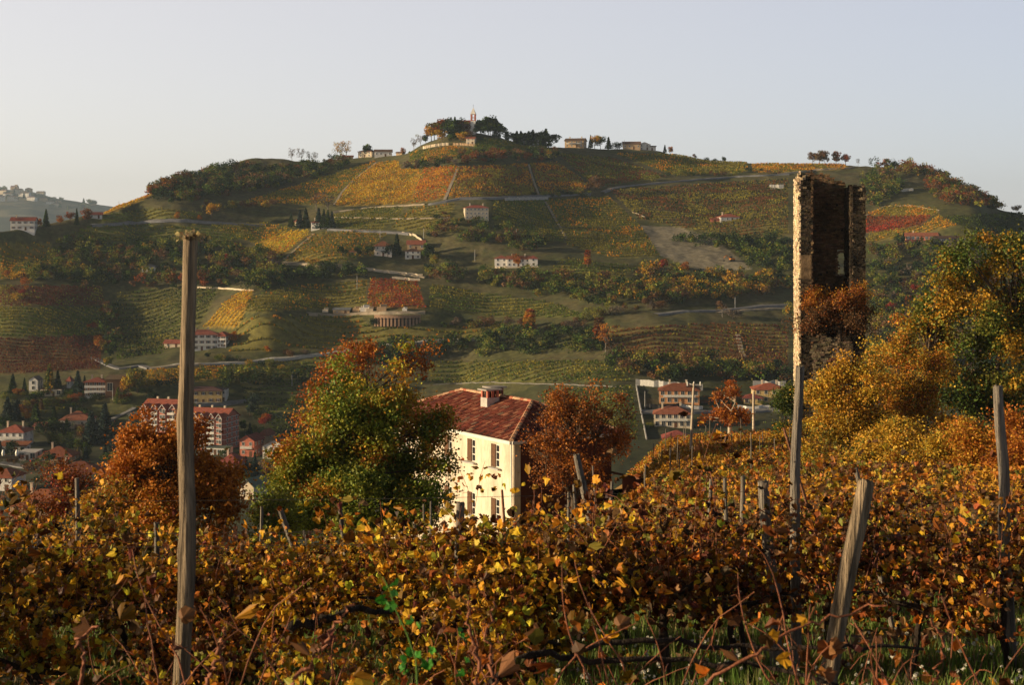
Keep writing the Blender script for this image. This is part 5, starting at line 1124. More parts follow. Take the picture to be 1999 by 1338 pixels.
    w = 7.4; d = 5.0; m = MB(); m.box((0, 0, 1.2), (w, d, 3.6)); m.add([(-w/2, -d/2, 3.0), (w/2, -d/2, 3.0), (w/2, d/2, 3.0), (-w/2, d/2, 3.0), (-w/2, -d/2, 5.0), (-w/2, d/2, 5.0)], [[0,1,2,3]], (1,1,1))
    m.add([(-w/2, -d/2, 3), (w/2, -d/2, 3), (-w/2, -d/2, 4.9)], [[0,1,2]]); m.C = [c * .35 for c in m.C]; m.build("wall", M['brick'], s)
    r_ = MB(); V = A([-w/2, -d/2-.4, 4.95], [w/2+.5, -d/2-.4, 2.9], [w/2+.5, d/2+.4, 2.9], [-w/2, d/2+.4, 4.95]); V = np.vstack([V, V - A(0,0,.15)])
    r_.add(V, [[0,1,2,3],[5,4,7,6],[4,5,1,0],[5,6,2,1],[6,7,3,2],[7,4,0,3]], (.5,.45,.4)); r_.build("roof", M['brownroof'], s)
    q = MB(); q.box((1.5, -d/2-.03, 1.1), (1.8, .08, 2.2)); q.build("door", M['wood'], s)
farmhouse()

# ------------------------------------------------------------------ mid-distance trees
def bigtree(name, label, Y, foot, blobs, n_cl, per, leaf, colf, seed, r0=.25, cr=.45, bark='bark', tips=True, cat="tree", branch=.028, flat=1.0, hollow=.55, tpl=None, thin=.43, limbs=5):
    """blobs: (px, py, rx, ry, weight) in photo pixels at distance Y, given depth as well; foot: (px, ground) """
    g = rng_(seed); k = Y / F; fx = (foot[0] - CX) * k; base = A(fx, Y, h1(fx, Y)) if foot[1] is None else A(fx, Y, (HY - foot[1]) * k)
    Bl = np.array(blobs, float); w = Bl[:, 4] * Bl[:, 2] * Bl[:, 3]; w /= w.sum(); cl = []
    sub = {}
    for b in g.choice(len(Bl), n_cl, p=w):
        px, py, rx, ry, _ = Bl[b]
        if b not in sub: q = g.normal(size=(7, 3)); q /= np.linalg.norm(q, axis=1)[:, None]; sub[b] = q * g.uniform(.35, .95, (7, 1))
        d = g.normal(size=3); d /= np.linalg.norm(d); d *= g.uniform(.45, 1) * .36; d = d + sub[b][g.integers(7)]
        cl.append([(px + d[0] * rx - CX) * k, Y + d[1] * rx * k * flat, (HY - (py - d[2] * ry)) * k])
    cl = np.array(cl); cp = cl.mean(0); px_, py_ = topix(cl[:, 0], cl[:, 1], cl[:, 2])
    keep = noise2(px_ / 26 + cl[:, 1] * .8, py_ / 22, seed) > thin; cl = cl[keep]; m_ = g.random(len(cl)) < .10; cl[m_] = cp + (cl[m_] - cp) * g.uniform(1.05, 1.3, (m_.sum(), 1))
    cl = cl - base; keep = cl[:, 2] > .3; cl = cl[keep]; n = len(cl)
    t = thing(name, label, cat, base)
    # skeleton: trunk, limbs, boughs to every cluster
    tb = MB(); hgt = cl[:, 2].max(); cen = cl.mean(0); fork = A(cen[0] * .25, cen[1] * .25, min(hgt * .3, max(.5, cl[:, 2].min() * .7 + .2)))
    tb.tube([(0, 0, -.5), fork * A(.3, .3, .5), fork], [r0 * 1.3, r0, r0 * .85], 10, rough=.06, rng=g)
    idx = g.choice(n, limbs, replace=False); L = cl[idx] * .72; L[:, 2] = fork[2] + (cl[idx, 2] - fork[2]) * .7
    nodes = []
    for q in L:
        m1 = fork + (q - fork) * .35 + g.normal(0, .12, 3) * A(1, 1, .5) + A(0, 0, .12 * hgt * .3); m2 = fork + (q - fork) * .7 + g.normal(0, .15, 3)
        tb.tube([fork, m1, m2, q], [r0 * .55, r0 * .38, r0 * .24, r0 * .13], 7); nodes += [(m1, .38), (m2, .25), (q, .14)]
    ND = np.array([x[0] for x in nodes])
    sel = np.arange(n) if n < 260 else g.choice(n, 260, replace=False)
    for i in sel:
        dd = np.linalg.norm(ND - cl[i], axis=1) + (ND[:, 2] > cl[i, 2]) * 1.0; j = int(np.argmin(dd)); s = ND[j]; m = (s + cl[i]) / 2 + g.normal(0, .12, 3) * np.linalg.norm(cl[i] - s) * .5
        tb.tube([s, m, cl[i] + (cl[i] - s) * .08], [branch * 1.5, branch, branch * .35], 4)
    tb.build("trunk", M[bark], t)
    # foliage
    per = int(per * 2.2); leaf = leaf * .72; cr = cr * .82
    N = n * per; ci = np.repeat(np.arange(n), per); off = g.normal(0, 1, (N, 3)) * A(1, 1, .8) * cr * g.uniform(.6, 1.3, n)[ci][:, None]
    P = cl[ci] + off; wp = P + base; px, py = topix(wp[:, 0], wp[:, 1], wp[:, 2])
    wc = cl + base; pcx, pcy = topix(wc[:, 0], wc[:, 1], wc[:, 2]); cc_ = colf(pcx, pcy, n, g)[ci]; cr_ = colf(px, py, N, g); kk = g.random(N) < .62
    C = np.where(kk[:, None], cc_, cr_) * g.uniform(.72, 1.28, n)[ci][:, None] * g.uniform(.75, 1.25, N)[:, None]
    f = MB(); cards(f, P, leaf * g.uniform(.6, 1.35, N), np.clip(C, .003, .8), g, tpl or (RH_V * A(1.5, 1, 1), RH_F), upbias=.2)
    f.build("foliage", M['leaf'], t); return t
def palf(*pal):
    return lambda px, py, n, g: pick(pal, n, g, .2)
def mix_by(fn, pa, pb):
    def f(px, py, n, g):
        q = np.clip((fn(px, py) - .5) * 2 + .5, 0, 1) > g.random(n); a = pick(pa, n, g, .2); b = pick(pb, n, g, .2); return np.where(q[:, None], b, a)
    return f
nz = lambda px, py, s, k: (noise2(px / s, py / s, k) - .5) * 1.2
bigtree("rust_tree", "sparse rust-leaved tree rising behind the big green tree", 76, (735, None), [(715,685,60,22,1.3),(690,670,30,15,.5),(655,720,60,35,.9),(800,700,45,35,.8),(830,720,20,40,.4),(625,790,55,50,.7),(600,850,45,45,.5),(590,770,25,22,.4),(700,760,70,60,.6)],
    150, 22, .16, palf(ORG + (3,), RUST + (3,), GOLD + (.5,)), 31, .13, .34, 'bark', branch=.013, thin=.25)
bigtree("green_tree", "big green and yellow tree covering the left part of the farmhouse", 70, (720, None),
    [(665,810,85,80,1),(690,745,45,40,.6),(745,790,70,60,.8),(755,850,110,90,1),(640,900,110,90,1.1),(760,930,125,80,1.2),(830,900,60,70,.7),(600,985,85,65,1.2),(560,920,40,45,.7),(720,1010,120,60,1),(835,960,60,55,.7),(845,835,40,60,.7),(560,960,35,35,.3),(665,735,25,40,.35),(775,755,22,50,.35)],
    900, 72, .17, mix_by(lambda px, py: 1.0 - (py - 690) / 260 + nz(px, py, 40, 3) + (px < 640) * .2, [(.11, .17, .025, 3), (.19, .24, .03, 4), (.28, .28, .035, 3), LIM + (1.5,)], [GOLD + (3,), YEL + (2,), ORG + (2.5,), (.34,.32,.03,3)]), 32, .35, .38, thin=.28)
bigtree("orange_tree", "dense orange-brown tree standing in front of the apartment blocks", 60, (330, None),
    [(300,850,60,55,1),(330,900,90,80,1.1),(270,900,65,60,1),(260,980,70,70,1),(370,960,90,80,1),(420,960,45,60,.7),(320,1030,110,60,1),(300,820,30,30,.5),(230,940,40,40,.6)],
    460, 84, .15, mix_by(lambda px, py: (py - 930) / 120 + nz(px, py, 35, 5) - (px > 330) * .4, [(.50,.19,.022,4), RUST + (1,), (.45,.15,.02,2)], [(.55,.30,.03,3), (.4,.26,.03,3), ORG + (1,), OLV + (1,)]), 33, .28, .34, thin=.3)
bigtree("rust_tree", "rust-brown walnut-like tree against the shaded end of the farmhouse", 88, (1120, None),
    [(1092,800,60,50,1),(1142,800,60,55,1),(1072,850,60,50,1),(1162,850,75,50,1),(1112,895,85,45,.9),(1212,850,40,50,.6),(1047,880,30,40,.5),(1100,765,40,25,.5),(1197,805,40,35,.5),(1170,920,60,35,.6),(1072,930,50,30,.5)],
    270, 40, .17, palf((.32,.105,.025,5), BRN + (2,), ORG + (2,)), 34, .24, .36, branch=.024, thin=.36)
bigtree("rust_tree", "small white-trunked tree with rust leaves on the meadow crest", 128, (1425, 857),
    [(1412,765,32,22,.8),(1400,790,38,25,1),(1430,800,45,22,1),(1390,815,30,14,.6),(1450,815,30,12,.6),(1412,745,12,10,.3)], 100, 34, .23, palf(RUST + (3,), ORG + (3,)), 35, .18, .32, 'palebark', limbs=4, branch=.03)
bigtree("rust_bush", "thin rust bushes in front of the lower village roofs", 66, (110, None),
    [(110,950,60,40,.9),(60,960,45,35,.8),(160,960,40,40,.8),(130,915,30,25,.4),(100,1000,90,40,1),(40,1000,40,30,.8)], 150, 40, .13, palf(RUST + (3,), ORG + (1.5,), RED + (1,), BRN + (1,)), 36, .08, .34, cat="bush")
bigtree("yellow_bush", "yellow bush at the left foot of the dense orange tree", 56, (205, None), [(200,1010,40,40,1),(180,1040,40,30,1),(215,960,20,30,.5)], 60, 60, .13, palf(GOLD + (3,), OLV + (2,)), 37, .06, .32, cat="bush")
bigtree("yellow_bush", "pale green-yellow bush at the left foot of the big green tree", 62, (560, None), [(550,990,40,40,1),(530,1030,45,40,1),(590,1030,45,30,1)], 90, 60, .14, palf(LIM + (2,), OLV + (2,), GRN + (1,)), 38, .06, .32, cat="bush")
# right side
GY2 = mix_by(lambda px, py: .34 + nz(px, py, 45, 7) + (py > 640) * .15, [GRN + (3,), (.13,.15,.022,3), OLV + (2,)], [GOLD + (3,), YEL + (1.5,), OLV + (1.5,)])
bigtree("oak_tree", "huge green and gold oak at the right edge of the picture", 108, (1900, None),
    [(1850,570,65,60,1),(1920,520,80,60,1),(1980,560,70,80,1),(1820,640,60,50,1),(1900,640,90,70,1),(2010,660,80,90,1),(1790,680,40,35,.6),(1860,740,70,55,.7),(1950,760,80,60,.9),(1870,500,35,30,.5),(1960,480,50,25,.6),(2060,560,70,90,.8),(2050,760,70,90,.8)],
    800, 62, .26, GY2, 40, .5, .62, hollow=.6, limbs=7, branch=.05)
bigtree("dark_tree", "dark shaded tree under the huge oak", 106, (1960, None), [(1920,820,60,60,1),(1990,830,60,60,1),(1880,800,50,40,1)], 160, 60, .25, palf(DGR + (3,), GRN + (2,)), 41, .25, .6)
for i, (px, bl, pal, Y, lb, ncl) in enumerate([
  (1650, [(1630,800,55,70,1),(1650,750,45,45,.8),(1610,870,50,60,1),(1695,700,35,30,.4),(1700,770,45,60,.9),(1745,830,60,60,1),(1660,860,60,60,1)], [YEL + (2,), GOLD + (4,), OLV + (1.5,)], 92, "feathery yellow locust tree at the foot of the ruined tower", 420),
  (1780, [(1780,730,60,60,1),(1760,690,45,40,.8),(1820,710,50,50,.8),(1740,780,50,60,.9),(1800,810,70,60,1),(1780,860,80,50,1)], [GOLD + (4,), ORG + (2,), OLV + (1.5,)], 96, "orange-gold tree between the yellow locust and the oak", 440),
  (1700, [(1680,880,60,50,1),(1740,870,50,60,1),(1640,920,60,30,1),(1720,930,60,30,1)], [(.55,.31,.03,4), YEL + (2,), OLV + (1,)], 84, "yellow shrub mass in front of the feathery locust", 340),
  (1830, [(1830,870,60,50,1),(1800,920,60,35,1),(1860,920,50,40,1),(1880,850,40,40,.8)], [YEL + (2,), GOLD + (4,), ORG + (1,)], 84, "bright gold shrub left of the thick grey post at right", 330),
  (1960, [(1970,890,50,50,1),(1930,930,50,35,1),(2010,920,50,50,1),(1990,840,30,30,.5)], [ORG + (4,), GOLD + (2,), (.45,.15,.02,2)], 78, "orange shrub right of the thick grey post", 300),
  (1530, [(1520,800,26,26,1),(1535,770,20,22,.8),(1510,830,30,20,1)], [DGR + (1,), GRN + (4,), OLV + (1,)], 118, "round green shrub left of the ruined tower's foot", 90),
  (1550, [(1560,860,50,35,1),(1520,880,50,25,1),(1480,860,30,18,.8)], [GOLD + (2,), YEL + (1,), OLV + (3,), BRN + (1,)], 108, "low golden scrub beside the grey post at the tower's foot", 110)]):
    bigtree("locust_tree" if i < 2 else "shrub", lb, Y, (px, None), bl, ncl, 70, .19, palf(*pal), 50 + i, .12, .42, cat="tree" if i < 2 else "shrub", branch=.02)
for i, (px, bl, pal, Y, lb) in enumerate([
  (1610, [(1600,915,50,36,1),(1640,880,50,44,1),(1580,890,20,40,.5)], [YEL + (2,), GOLD + (3,), OLV + (2,)], 68, "low yellow-green shrub under the feathery locust"),
  (1700, [(1690,915,60,40,1),(1740,890,45,45,1)], [GOLD + (4,), YEL + (2,), OLV + (1,)], 66, "low golden shrub right of the low yellow-green one"),
  (1790, [(1780,920,55,40,1),(1830,890,45,50,1)], [YEL + (3,), GOLD + (3,), OLV + (1,)], 64, "low bright shrub under the orange-gold tree"),
  (1880, [(1875,920,55,40,1),(1900,890,40,45,1)], [GOLD + (3,), ORG + (2,)], 62, "low orange-gold shrub left of the thick grey post"),
  (1990, [(1985,925,50,36,1),(2010,890,40,40,1)], [ORG + (4,), RUST + (1,), GOLD + (1,)], 60, "low rusty orange shrub at the right edge")]):
    bigtree("shrub", lb, Y, (px, None), bl, 170, 60, .13, palf(*pal), 70 + i, .07, .36, cat="shrub", branch=.014)
bigtree("shrub", "rusty shrub growing out of the ruined tower's broken front", 119.2, (1640, 655),
    [(1605,590,38,30,1),(1650,590,50,30,1),(1680,595,38,32,1),(1630,630,65,28,1),(1690,640,28,28,.8),(1600,620,38,28,.7),(1665,665,40,25,.8)], 420, 46, .16, mix_by(lambda px, py: (620 - py) / 40 + nz(px, py, 30, 9) * .6, [BRN + (5,), (.07,.045,.02,3), RUST + (1,)], [ORG + (2,), RUST + (2,), GOLD + (1.4,), BRN + (1,)]), 60, .14, .36, cat="shrub", limbs=8, branch=.02, flat=.8, thin=.3)
for i in range(5):
    ftree(0, 0, 1, 'bush', 'dark', "dark ivy clump clinging to the ruined tower's top", "ivy clumps on the tower", pt=A(TW[0][0] - 1.2 + i * .9, TW[0][1] + 4.4, (HY - 352 - i * 4) * TW[1] - .2), wide=20 + i * 2, name="ivy_clump", cat="ivy").scale = (.5 + .1 * i, .4, .35)
# ------------------------------------------------------------------ golden meadow vineyard at right (rows of small vines)
mead = [(1225,905),(1262,868),(1400,852),(1500,845),(1560,852),(1640,870),(1640,930),(2060,935),(2060,1010),(1225,1000)]
vineyard(mead, [GOLD + (4,), ORG + (3,), YEL + (1,), OLV + (2,), BRN + (2.5,)], 25, 1.5, "golden and russet vine rows on the meadow slope right of the farmhouse", seed=401, size=.135, step=.25, hgt=.8, per=10, mtl='leaf', near=(5, 50, 42, 129))
vineyard([(-200,1040),(500,1020),(1000,1040),(1230,960),(1230,1250),(-200,1250)], [OLV + (3,), GOLD + (2,), BRN + (2,), LIM + (.5,)], 12, 2.2, "vine rows on the slope just above the farmhouse", seed=402, size=.15, step=.3, hgt=1.2, per=10, mtl='leaf', near=(-26, 9, 46, 84))
g5 = rng_(61)
for i in range(26):
    px = g5.uniform(1250, 1560); Y = g5.uniform(70, 120); x = (px - CX) / F * Y; z = h1(x, Y); h = g5.uniform(1.6, 2.4)
    m = MB(); m.tube([(0, 0, -.3), (g5.uniform(-.08, .08), 0, h)], .03, 6); tag(m.build("vineyard_stake", M['greypost'], loc=(x, Y, z)), "thin stake among the golden vines on the meadow slope", "stake", "stakes on the meadow slope")

# ------------------------------------------------------------------ near vines
GPAL = [((.66, .40, .03), 3.0), ((.60, .29, .02), 3.6), (ORG, 2.0), (RUST, 1.5), (BRN, 1.6), ((.32, .19, .08), 1.0), ((.24, .22, .03), 1.3), (LIM, .5), (MAR, .6)]
def vine_meshes(seed, warm, nleaf, leaf, detail=True, hgt=1.5, half=.65, ncane=11, low=.08):
    g = rng_(seed); tb = MB(); z = 0; P = [A(0, 0, -.35)]
    for i in range(6): P.append(P[-1] + A(g.normal(0, .045), g.normal(0, .03), .19))
    tb.tube(P, np.linspace(.05, .032, 7) * g.uniform(.8, 1.2), 7, rough=.2, rng=g); top = P[-1]
    for s in (-1, 1):
        Q = [top]; 
        for i in range(5): Q.append(Q[-1] + A(s * half / 5, g.normal(0, .03), g.normal(.02, .035)))
        tb.tube(Q, np.linspace(.03, .014, 6), 6, rough=.2, rng=g); P = P + Q[1:]
    arms = np.array(P[6:]); cb = MB(); LP = []; 
    for c in range(ncane):
        s = arms[g.integers(len(arms))]; d = A(g.normal(0, .35), g.normal(0, .3), 1.0); d /= np.linalg.norm(d); L = (hgt - .75) * (g.uniform(.6, 1.45) if g.random() > .16 else g.uniform(1.5, 1.95)); q = [s]; n = 8; droop = g.uniform(.02, .2)
        for i in range(n):
            d = d + g.normal(0, .11, 3) - A(0, 0, droop * i / n); d /= np.linalg.norm(d); q.append(q[-1] + d * L / n)
        q = np.array(q); cb.tube(q, np.linspace(.0052, .002, n + 1), 5 if detail else 4, cap=False); LP.append(q)
        for i in range(2, n, 2):
            if g.random() < .5:
                e = q[i] + g.normal(0, .09, 3); cb.tube([q[i], (q[i] + e) / 2 + A(0, 0, .02), e], .0025, 4, cap=False)
    Q = np.concatenate(LP); C = Q[g.integers(len(Q), size=nleaf)] + g.normal(0, 1, (nleaf, 3)) * A(.16, .15, .12); C[:, 2] -= np.abs(g.normal(0, .2, nleaf)) + (g.random(nleaf) < .22) * g.uniform(0, .7, nleaf); C[:, 2] = np.where(C[:, 2] < low + .1, low + .35 * g.random(nleaf), C[:, 2])
    C = C[noise2(C[:, 0] * 5 + C[:, 1] * 3.1 + 50, C[:, 2] * 5.5 + C[:, 1] * 2 + 20, seed) > .44]; nleaf = len(C)
    w = np.array([q[1] for q in GPAL]) * np.array(warm); cid = g.choice(len(GPAL), nleaf, p=w / w.sum()); col = np.array([q[0][:3] for q in GPAL])[cid] * g.choice([.22, .6, 1.05, 1.4], (nleaf, 1)) * g.uniform(.85, 1.15, (nleaf, 1)) * (1 + g.uniform(-.1, .1, (nleaf, 3)))
    fb = MB(); sz = leaf * g.uniform(.55, 1.25, nleaf)
    if detail: cards(fb, C, sz, np.clip(col, .004, .75), g, (GR_V, GR_F), curl=1.0)
    else: cards(fb, C, sz * 1.05, np.clip(col, .004, .75), g, (CL_V * A(1, 1, 2), CL_F))
    return tb.mesh("trunk", M['vinebark']), cb.mesh("branchwork", M['cane']), fb.mesh("foliage", M['leaf'])
#           YEL GOLD ORG RUST BRN DRY OLV LIM MAR
WARMS = [(.7, 1.1, 1.9, 1.5, 1.2, .9, .7, .5, 1), (1.3, 1.5, 1.1, .7, .8, .8, 1.1, 1.2, .3), (.3, .6, 1.8, 2.4, 2.0, 1.0, .5, .1, 2.0), (.5, .9, 1.6, 1.5, 2.0, 1.3, 1.2, .3, .8)]
VM = {}
def vmesh(kind, w, v):
    k = (kind, w, v)
    if k not in VM:
        if kind == 'near': VM[k] = vine_meshes(hash_(k), WARMS[w], 1450 if w > 1 else 1200, .068 if w > 1 else .082, True, low=.6 if w > 1 else .08)
        elif kind == 'mid': VM[k] = vine_meshes(hash_(k), WARMS[w], 1350 if w > 1 else 1200, .07 if w > 1 else .086, True, ncane=9)
        elif kind == 'bare': VM[k] = vine_meshes(hash_(k), WARMS[w], 120, .075, True, hgt=1.2, ncane=10)
        else: VM[k] = vine_meshes(hash_(k), WARMS[w], 760, .09, False, ncane=6)
    return VM[k]
TOPX = [-200, 0, 100, 250, 400, 600, 700, 800, 1000, 1100, 1180, 1250, 1330, 1400, 1480, 1560, 1620, 1700, 1850, 2300]
TOPY = [1025, 1030, 1036, 1048, 1065, 1060, 1050, 1030, 1018, 1012, 1008, 985, 960, 1005, 1010, 965, 975, 995, 1000, 1000]
ROWS = [(8.5, 'near', .95, "lowest vines right at the bottom edge of the picture on the left"), (10.3, 'near', 1.0, "low straggling row of autumn vines before the front row"), (12.6, 'near', 1.0, "front row of autumn vines nearest the viewer"), (15.2, 'near', 1.0, "second row of autumn vines from the viewer"), (18.2, 'mid', 1.05, "third row of autumn vines from the viewer"),
        (21.8, 'mid', 1.1, "fourth row of autumn vines from the viewer"), (25.5, 'far', 1.15, "fifth row of autumn vines from the viewer"), (30, 'far', 1.25, "sixth row of autumn vines from the viewer"), (35.5, 'far', 1.3, "seventh row of autumn vines from the viewer"), (41.5, 'far', 1.4, "last row of autumn vines before the farmhouse slope")]
gv = rng_(77); NV = 0
for ri, (Y, kind, sp, lb) in enumerate(ROWS):
    hw = Y * .36 + 3.8; n = int(2 * hw / sp)
    for i in range(n):
        x = -hw + (i + .5) * sp + gv.uniform(-.12, .12); y = Y + .03 * x + gv.uniform(-.25, .25) + (noise2(x / 4, Y, 8) - .5) * .8; z = h1(x, y); px = CX + F * x / y
        tz = (HY - (np.interp(px, TOPX, TOPY) + (0 if ri in (2, 3) else 200 if ri == 0 else 105 if ri == 1 else 12 if ri < 6 else 20))) / F * y; s = float(np.clip((tz - z) / 1.62, .55, 1.12)) * gv.uniform(.93, 1.07)
        if ri > 6: s = min(s, .95)
        if gv.random() < (.05 if ri > 1 else (.12 if ri else .35) if px < 1020 else 1.1): continue
        w = int(gv.choice([2, 3])) if gv.random() < np.clip((px - 850) / 350, .1, 1.0) else int(gv.integers(2))
        if 480 < px < 1080 and gv.random() < .5: w = 1
        v = int(gv.integers(3)) if kind != 'near' else int(gv.integers(4))
        a, b, c = vmesh(kind, w, v); o = thing("grapevine", lb if ri else lb, "grapevine", (x, y, z), gv.choice([0, math.pi]) + gv.uniform(-.35, .35), "vines of the " + lb.split(" of ")[0], (s * sp, s, s))
        link("trunk", a, o); link("branchwork", b, o); link("foliage", c, o); NV += 1
for i, (px, Y, w, s) in enumerate([(60, 7.4, 0, .75), (430, 7.0, 0, .8), (600, 6.6, 2, .95), (930, 6.4, 0, .98), (1230, 7.2, 2, .82), (1430, 6.8, 2, .9), (1750, 7.4, 2, .8), (1950, 6.0, 2, .98)]):
    x = (px - CX) / F * Y; a, b, c = vmesh('bare', w, i % 3)
    o = thing("grapevine", ["almost bare vine with reddish canes at the bottom left corner", "almost bare vine right of the tall post's foot", "almost bare vine with forked canes left of the green shoot", "almost bare vine right of the green shoot",
        "almost bare vine at bottom centre", "almost bare vine left of the thick leaning post", "almost bare vine right of the thick leaning post", "vine with big rusty leaves in the bottom right corner"][i], "grapevine", (x, Y, h1(x, Y)), gv.uniform(-.4, .4), None, s)
    link("trunk", a, o); link("branchwork", b, o); link("foliage", c, o)
print("vines", NV)
# long woody canes that arch across the foreground
def arch(label, pts, Y, r, mtl='vinebark', name="vine_branch", cat="branch"):
    P = np.array([world_at(a, b, Y + c) for a, b, c in pts]); s = np.linspace(0, len(P) - 1, 24); i = np.minimum(s.astype(int), len(P) - 2); f = (s - i)[:, None]; f = f * f * (3 - 2 * f) * .4 + f * .6
    Q = P[i] * (1 - f) + P[i + 1] * f; g = rng_(int(pts[0][0])); Q = Q + g.normal(0, .008, Q.shape) * A(1, 1, 1); m = MB(); m.tube(Q - P[0], np.linspace(r, r * .5, 24), 7, rough=.15, rng=g)
    tag(m.build(name, M[mtl], loc=P[0]), label, cat)
arch("long dark branch curving low from the bottom centre to the right", [(960,1330,0),(1040,1275,.1),(1150,1290,.2),(1300,1290,.3),(1500,1300,.3),(1640,1345,.2)], 7, .018)
arch("dark horizontal branch above the curving one, crossing the leaning post", [(1120,1262,0),(1300,1250,.1),(1450,1268,.2),(1640,1262,.2),(1800,1268,.3)], 6.9, .014)
arch("dark thick branch left of the green shoot", [(560,1230,0),(620,1215,.1),(690,1190,.2),(760,1195,.3)], 8.6, .03)
arch("reddish cane rising left of the green shoot", [(560,1360,0),(620,1280,0),(650,1230,0),(685,1180,0)], 5.6, .009, 'cane', "vine_cane", "cane")
arch("reddish cane leaning over the leaning post's foot", [(1370,1345,0),(1480,1270,0),(1600,1210,.1),(1720,1185,.1)], 6.2, .008, 'cane', "vine_cane", "cane")
arch("reddish upright cane right of the green shoot", [(930,1350,0),(928,1270,0),(915,1220,0),(920,1160,0)], 5.4, .008, 'cane', "vine_cane", "cane")
arch("second reddish upright cane right of the green shoot", [(965,1350,0),(960,1290,0),(945,1240,0),(965,1175,0)], 5.6, .007, 'cane', "vine_cane", "cane")
arch("reddish cane at bottom left of the tall post", [(150,1350,0),(165,1290,0),(150,1250,0),(185,1225,0)], 5.8, .009, 'cane', "vine_cane", "cane")
arch("curved pale cane near the right edge", [(1820,1345,0),(1838,1280,0),(1835,1235,0),(1815,1205,0)], 6.2, .008, 'cane', "vine_cane", "cane")
arch("slanting reddish cane right of the tall post's foot", [(398,1350,0),(425,1285,0),(443,1225,0)], 6.0, .011, 'cane', "vine_cane", "cane")
# green shoot
sh = thing("green_shoot", "bright green leafy shoot low in the foreground", "shoot", world_at(815, 1345, 4.6)); g = rng_(4); m = MB(); Q = np.array([world_at(a, b, 4.6) for a, b in ((815, 1345), (812, 1290), (795, 1240), (772, 1190), (760, 1150), (748, 1128))]) - np.array(sh.location)
m.tube(Q, np.linspace(.003, .0015, 6), 6); m.build("stem", M['stemgreen'], sh); C = np.array([world_at(a, b, 4.6 + g.uniform(-.05, .05)) for a, b in ((755,1150),(770,1165),(745,1170),(762,1185),(805,1215),(820,1225),(800,1275),(785,1290),(812,1285),(835,1300),(790,1310),(845,1270),(770,1140),(905,1250),(912,1290),(905,1320),(900,1235),(790,1300))]) - np.array(sh.location)
m = MB(); cards(m, C, g.uniform(.022, .04, len(C)), pick([(.05, .22, .02), (.07, .26, .03)], len(C), g), g, (GR_V, GR_F), curl=.4); m.build("foliage", M['leaf'], sh)

# ------------------------------------------------------------------ posts
def post(label, tx, ty, bx, by, wpx, Y, mtl='post', seg=16, name="vineyard_post", knob=None, square=False, cat="post"):
    g = rng_(int(tx * 7 + ty)); k = Y / F; T = world_at(tx, ty, Y); B = world_at(bx, by, Y); d = (T - B) / np.linalg.norm(T - B); zg = h1(B[0], Y) - .3
    if B[2] > zg: B = B + d * ((zg - B[2]) / d[2])
    r = wpx / 2 * k; L = np.linalg.norm(T - B); n = max(int(L / .06), 8) if Y < 16 else 12; s = np.linspace(0, 1, n)
    P = B + (T - B) * s[:, None]; bend = np.stack([noise2(s * 4, s * 0, 3 + int(tx)) - .5, noise2(s * 4, s * 0 + 9, 5) - .5, s * 0], 1) * r * 1.5; P = P + bend * np.sin(s * math.pi)[:, None]
    m = MB(); a = np.arange(seg) / seg * 2 * math.pi
    if square: seg = 4; a = A(.785, 2.356, 3.927, 5.498); 
    rr = r * (1.12 - .2 * s)[:, None] * np.ones((1, seg)); 
    if not square:
        rr = rr * (1 + .17 * (noise2(s[:, None] * L * 3 + 0 * a, np.cos(a)[None] * 1.5 + 5, 7) - .5) * 2 + .05 * np.sin(a * 2 + 1)[None])
        ga = 5.1; gr = np.exp(-((a - ga) / .22) ** 2)[None] * (noise2(s * 5, s * 0, 11) > .35)[:, None] * .22; rr = rr * (1 - gr)      # drying crack
        if knob:
            for kz, ka, kr in knob: rr = rr * (1 + kr * np.exp(-((s - kz) * L / .07) ** 2)[:, None] * np.exp(-(np.angle(np.exp(1j * (a - ka))) / .6) ** 2)[None])
    ca, sa = np.cos(a), np.sin(a); V = P[:, None] + rr[..., None] * np.stack([ca, sa, -ca * d[0]], 1)[None] - 0; V = V.reshape(-1, 3) - B
    i = np.arange(n - 1)[:, None] * seg; j = np.arange(seg)[None]; q = (j + 1) % seg; m.add(V, np.stack([i + j, i + q, i + seg + q, i + seg + j], -1).reshape(-1, 4), smooth=not square)
    ring = V[-seg:]; tp = ring.copy(); tp[:, 2] += g.uniform(-.3, .3, seg) * r; c = ring.mean(0) + A(0, 0, r * .12); m.V[-1][-seg:] = tp if not square else ring
    e = m.V[-1][-seg:]; j = np.arange(seg); m.add(np.vstack([e, c[None]]), np.stack([j, (j + 1) % seg, np.full(seg, seg)], -1), (.8, .78, .75))
    o = m.build(name, M[mtl], loc=B); return tag(o, label, cat)
post("tall weathered wooden post left of the apartment block", 374, 461, 349, 1345, 30, 7.8, knob=[(.22, 3.3, .5), (.52, 3.2, .28), (.72, 3.1, .22)], seg=28)
tm = thing("lichen_tuft", "dry tuft of lichen on top of the tall wooden post", "lichen", world_at(374, 462, 7.8)); m = MB(); g = rng_(2); cards(m, g.normal(0, 1, (60, 3)) * A(.035, .035, .012), .022, pick([(.4, .3, .15), (.5, .38, .2)], 60, g), g); m.build("fronds", M['fleaf'], tm)
post("thick pale post leaning right in the foreground", 1690, 940, 1608, 1345, 34, 8.4, knob=[(.3, 2.6, .2)], seg=28)
post("tall grey post in front of the ruined tower's left corner", 1562, 716, 1553, 1160, 19, 13.2, 'greypost', seg=20)
post("straight thick grey post at the right edge", 1948, 755, 1957, 970, 21, 13.6, 'greypost', seg=20)
post("dark stubby post wrapped in vines left of the leaning one", 1489, 941, 1521, 1300, 22, 13.0, 'greypost', seg=20)
post("grey post leaning left right of the farmhouse", 1125, 888, 1163, 1045, 14, 24, 'greypost')
post("grey post in the vines before the farmhouse", 899, 982, 890, 1330, 17, 12.8, 'greypost')
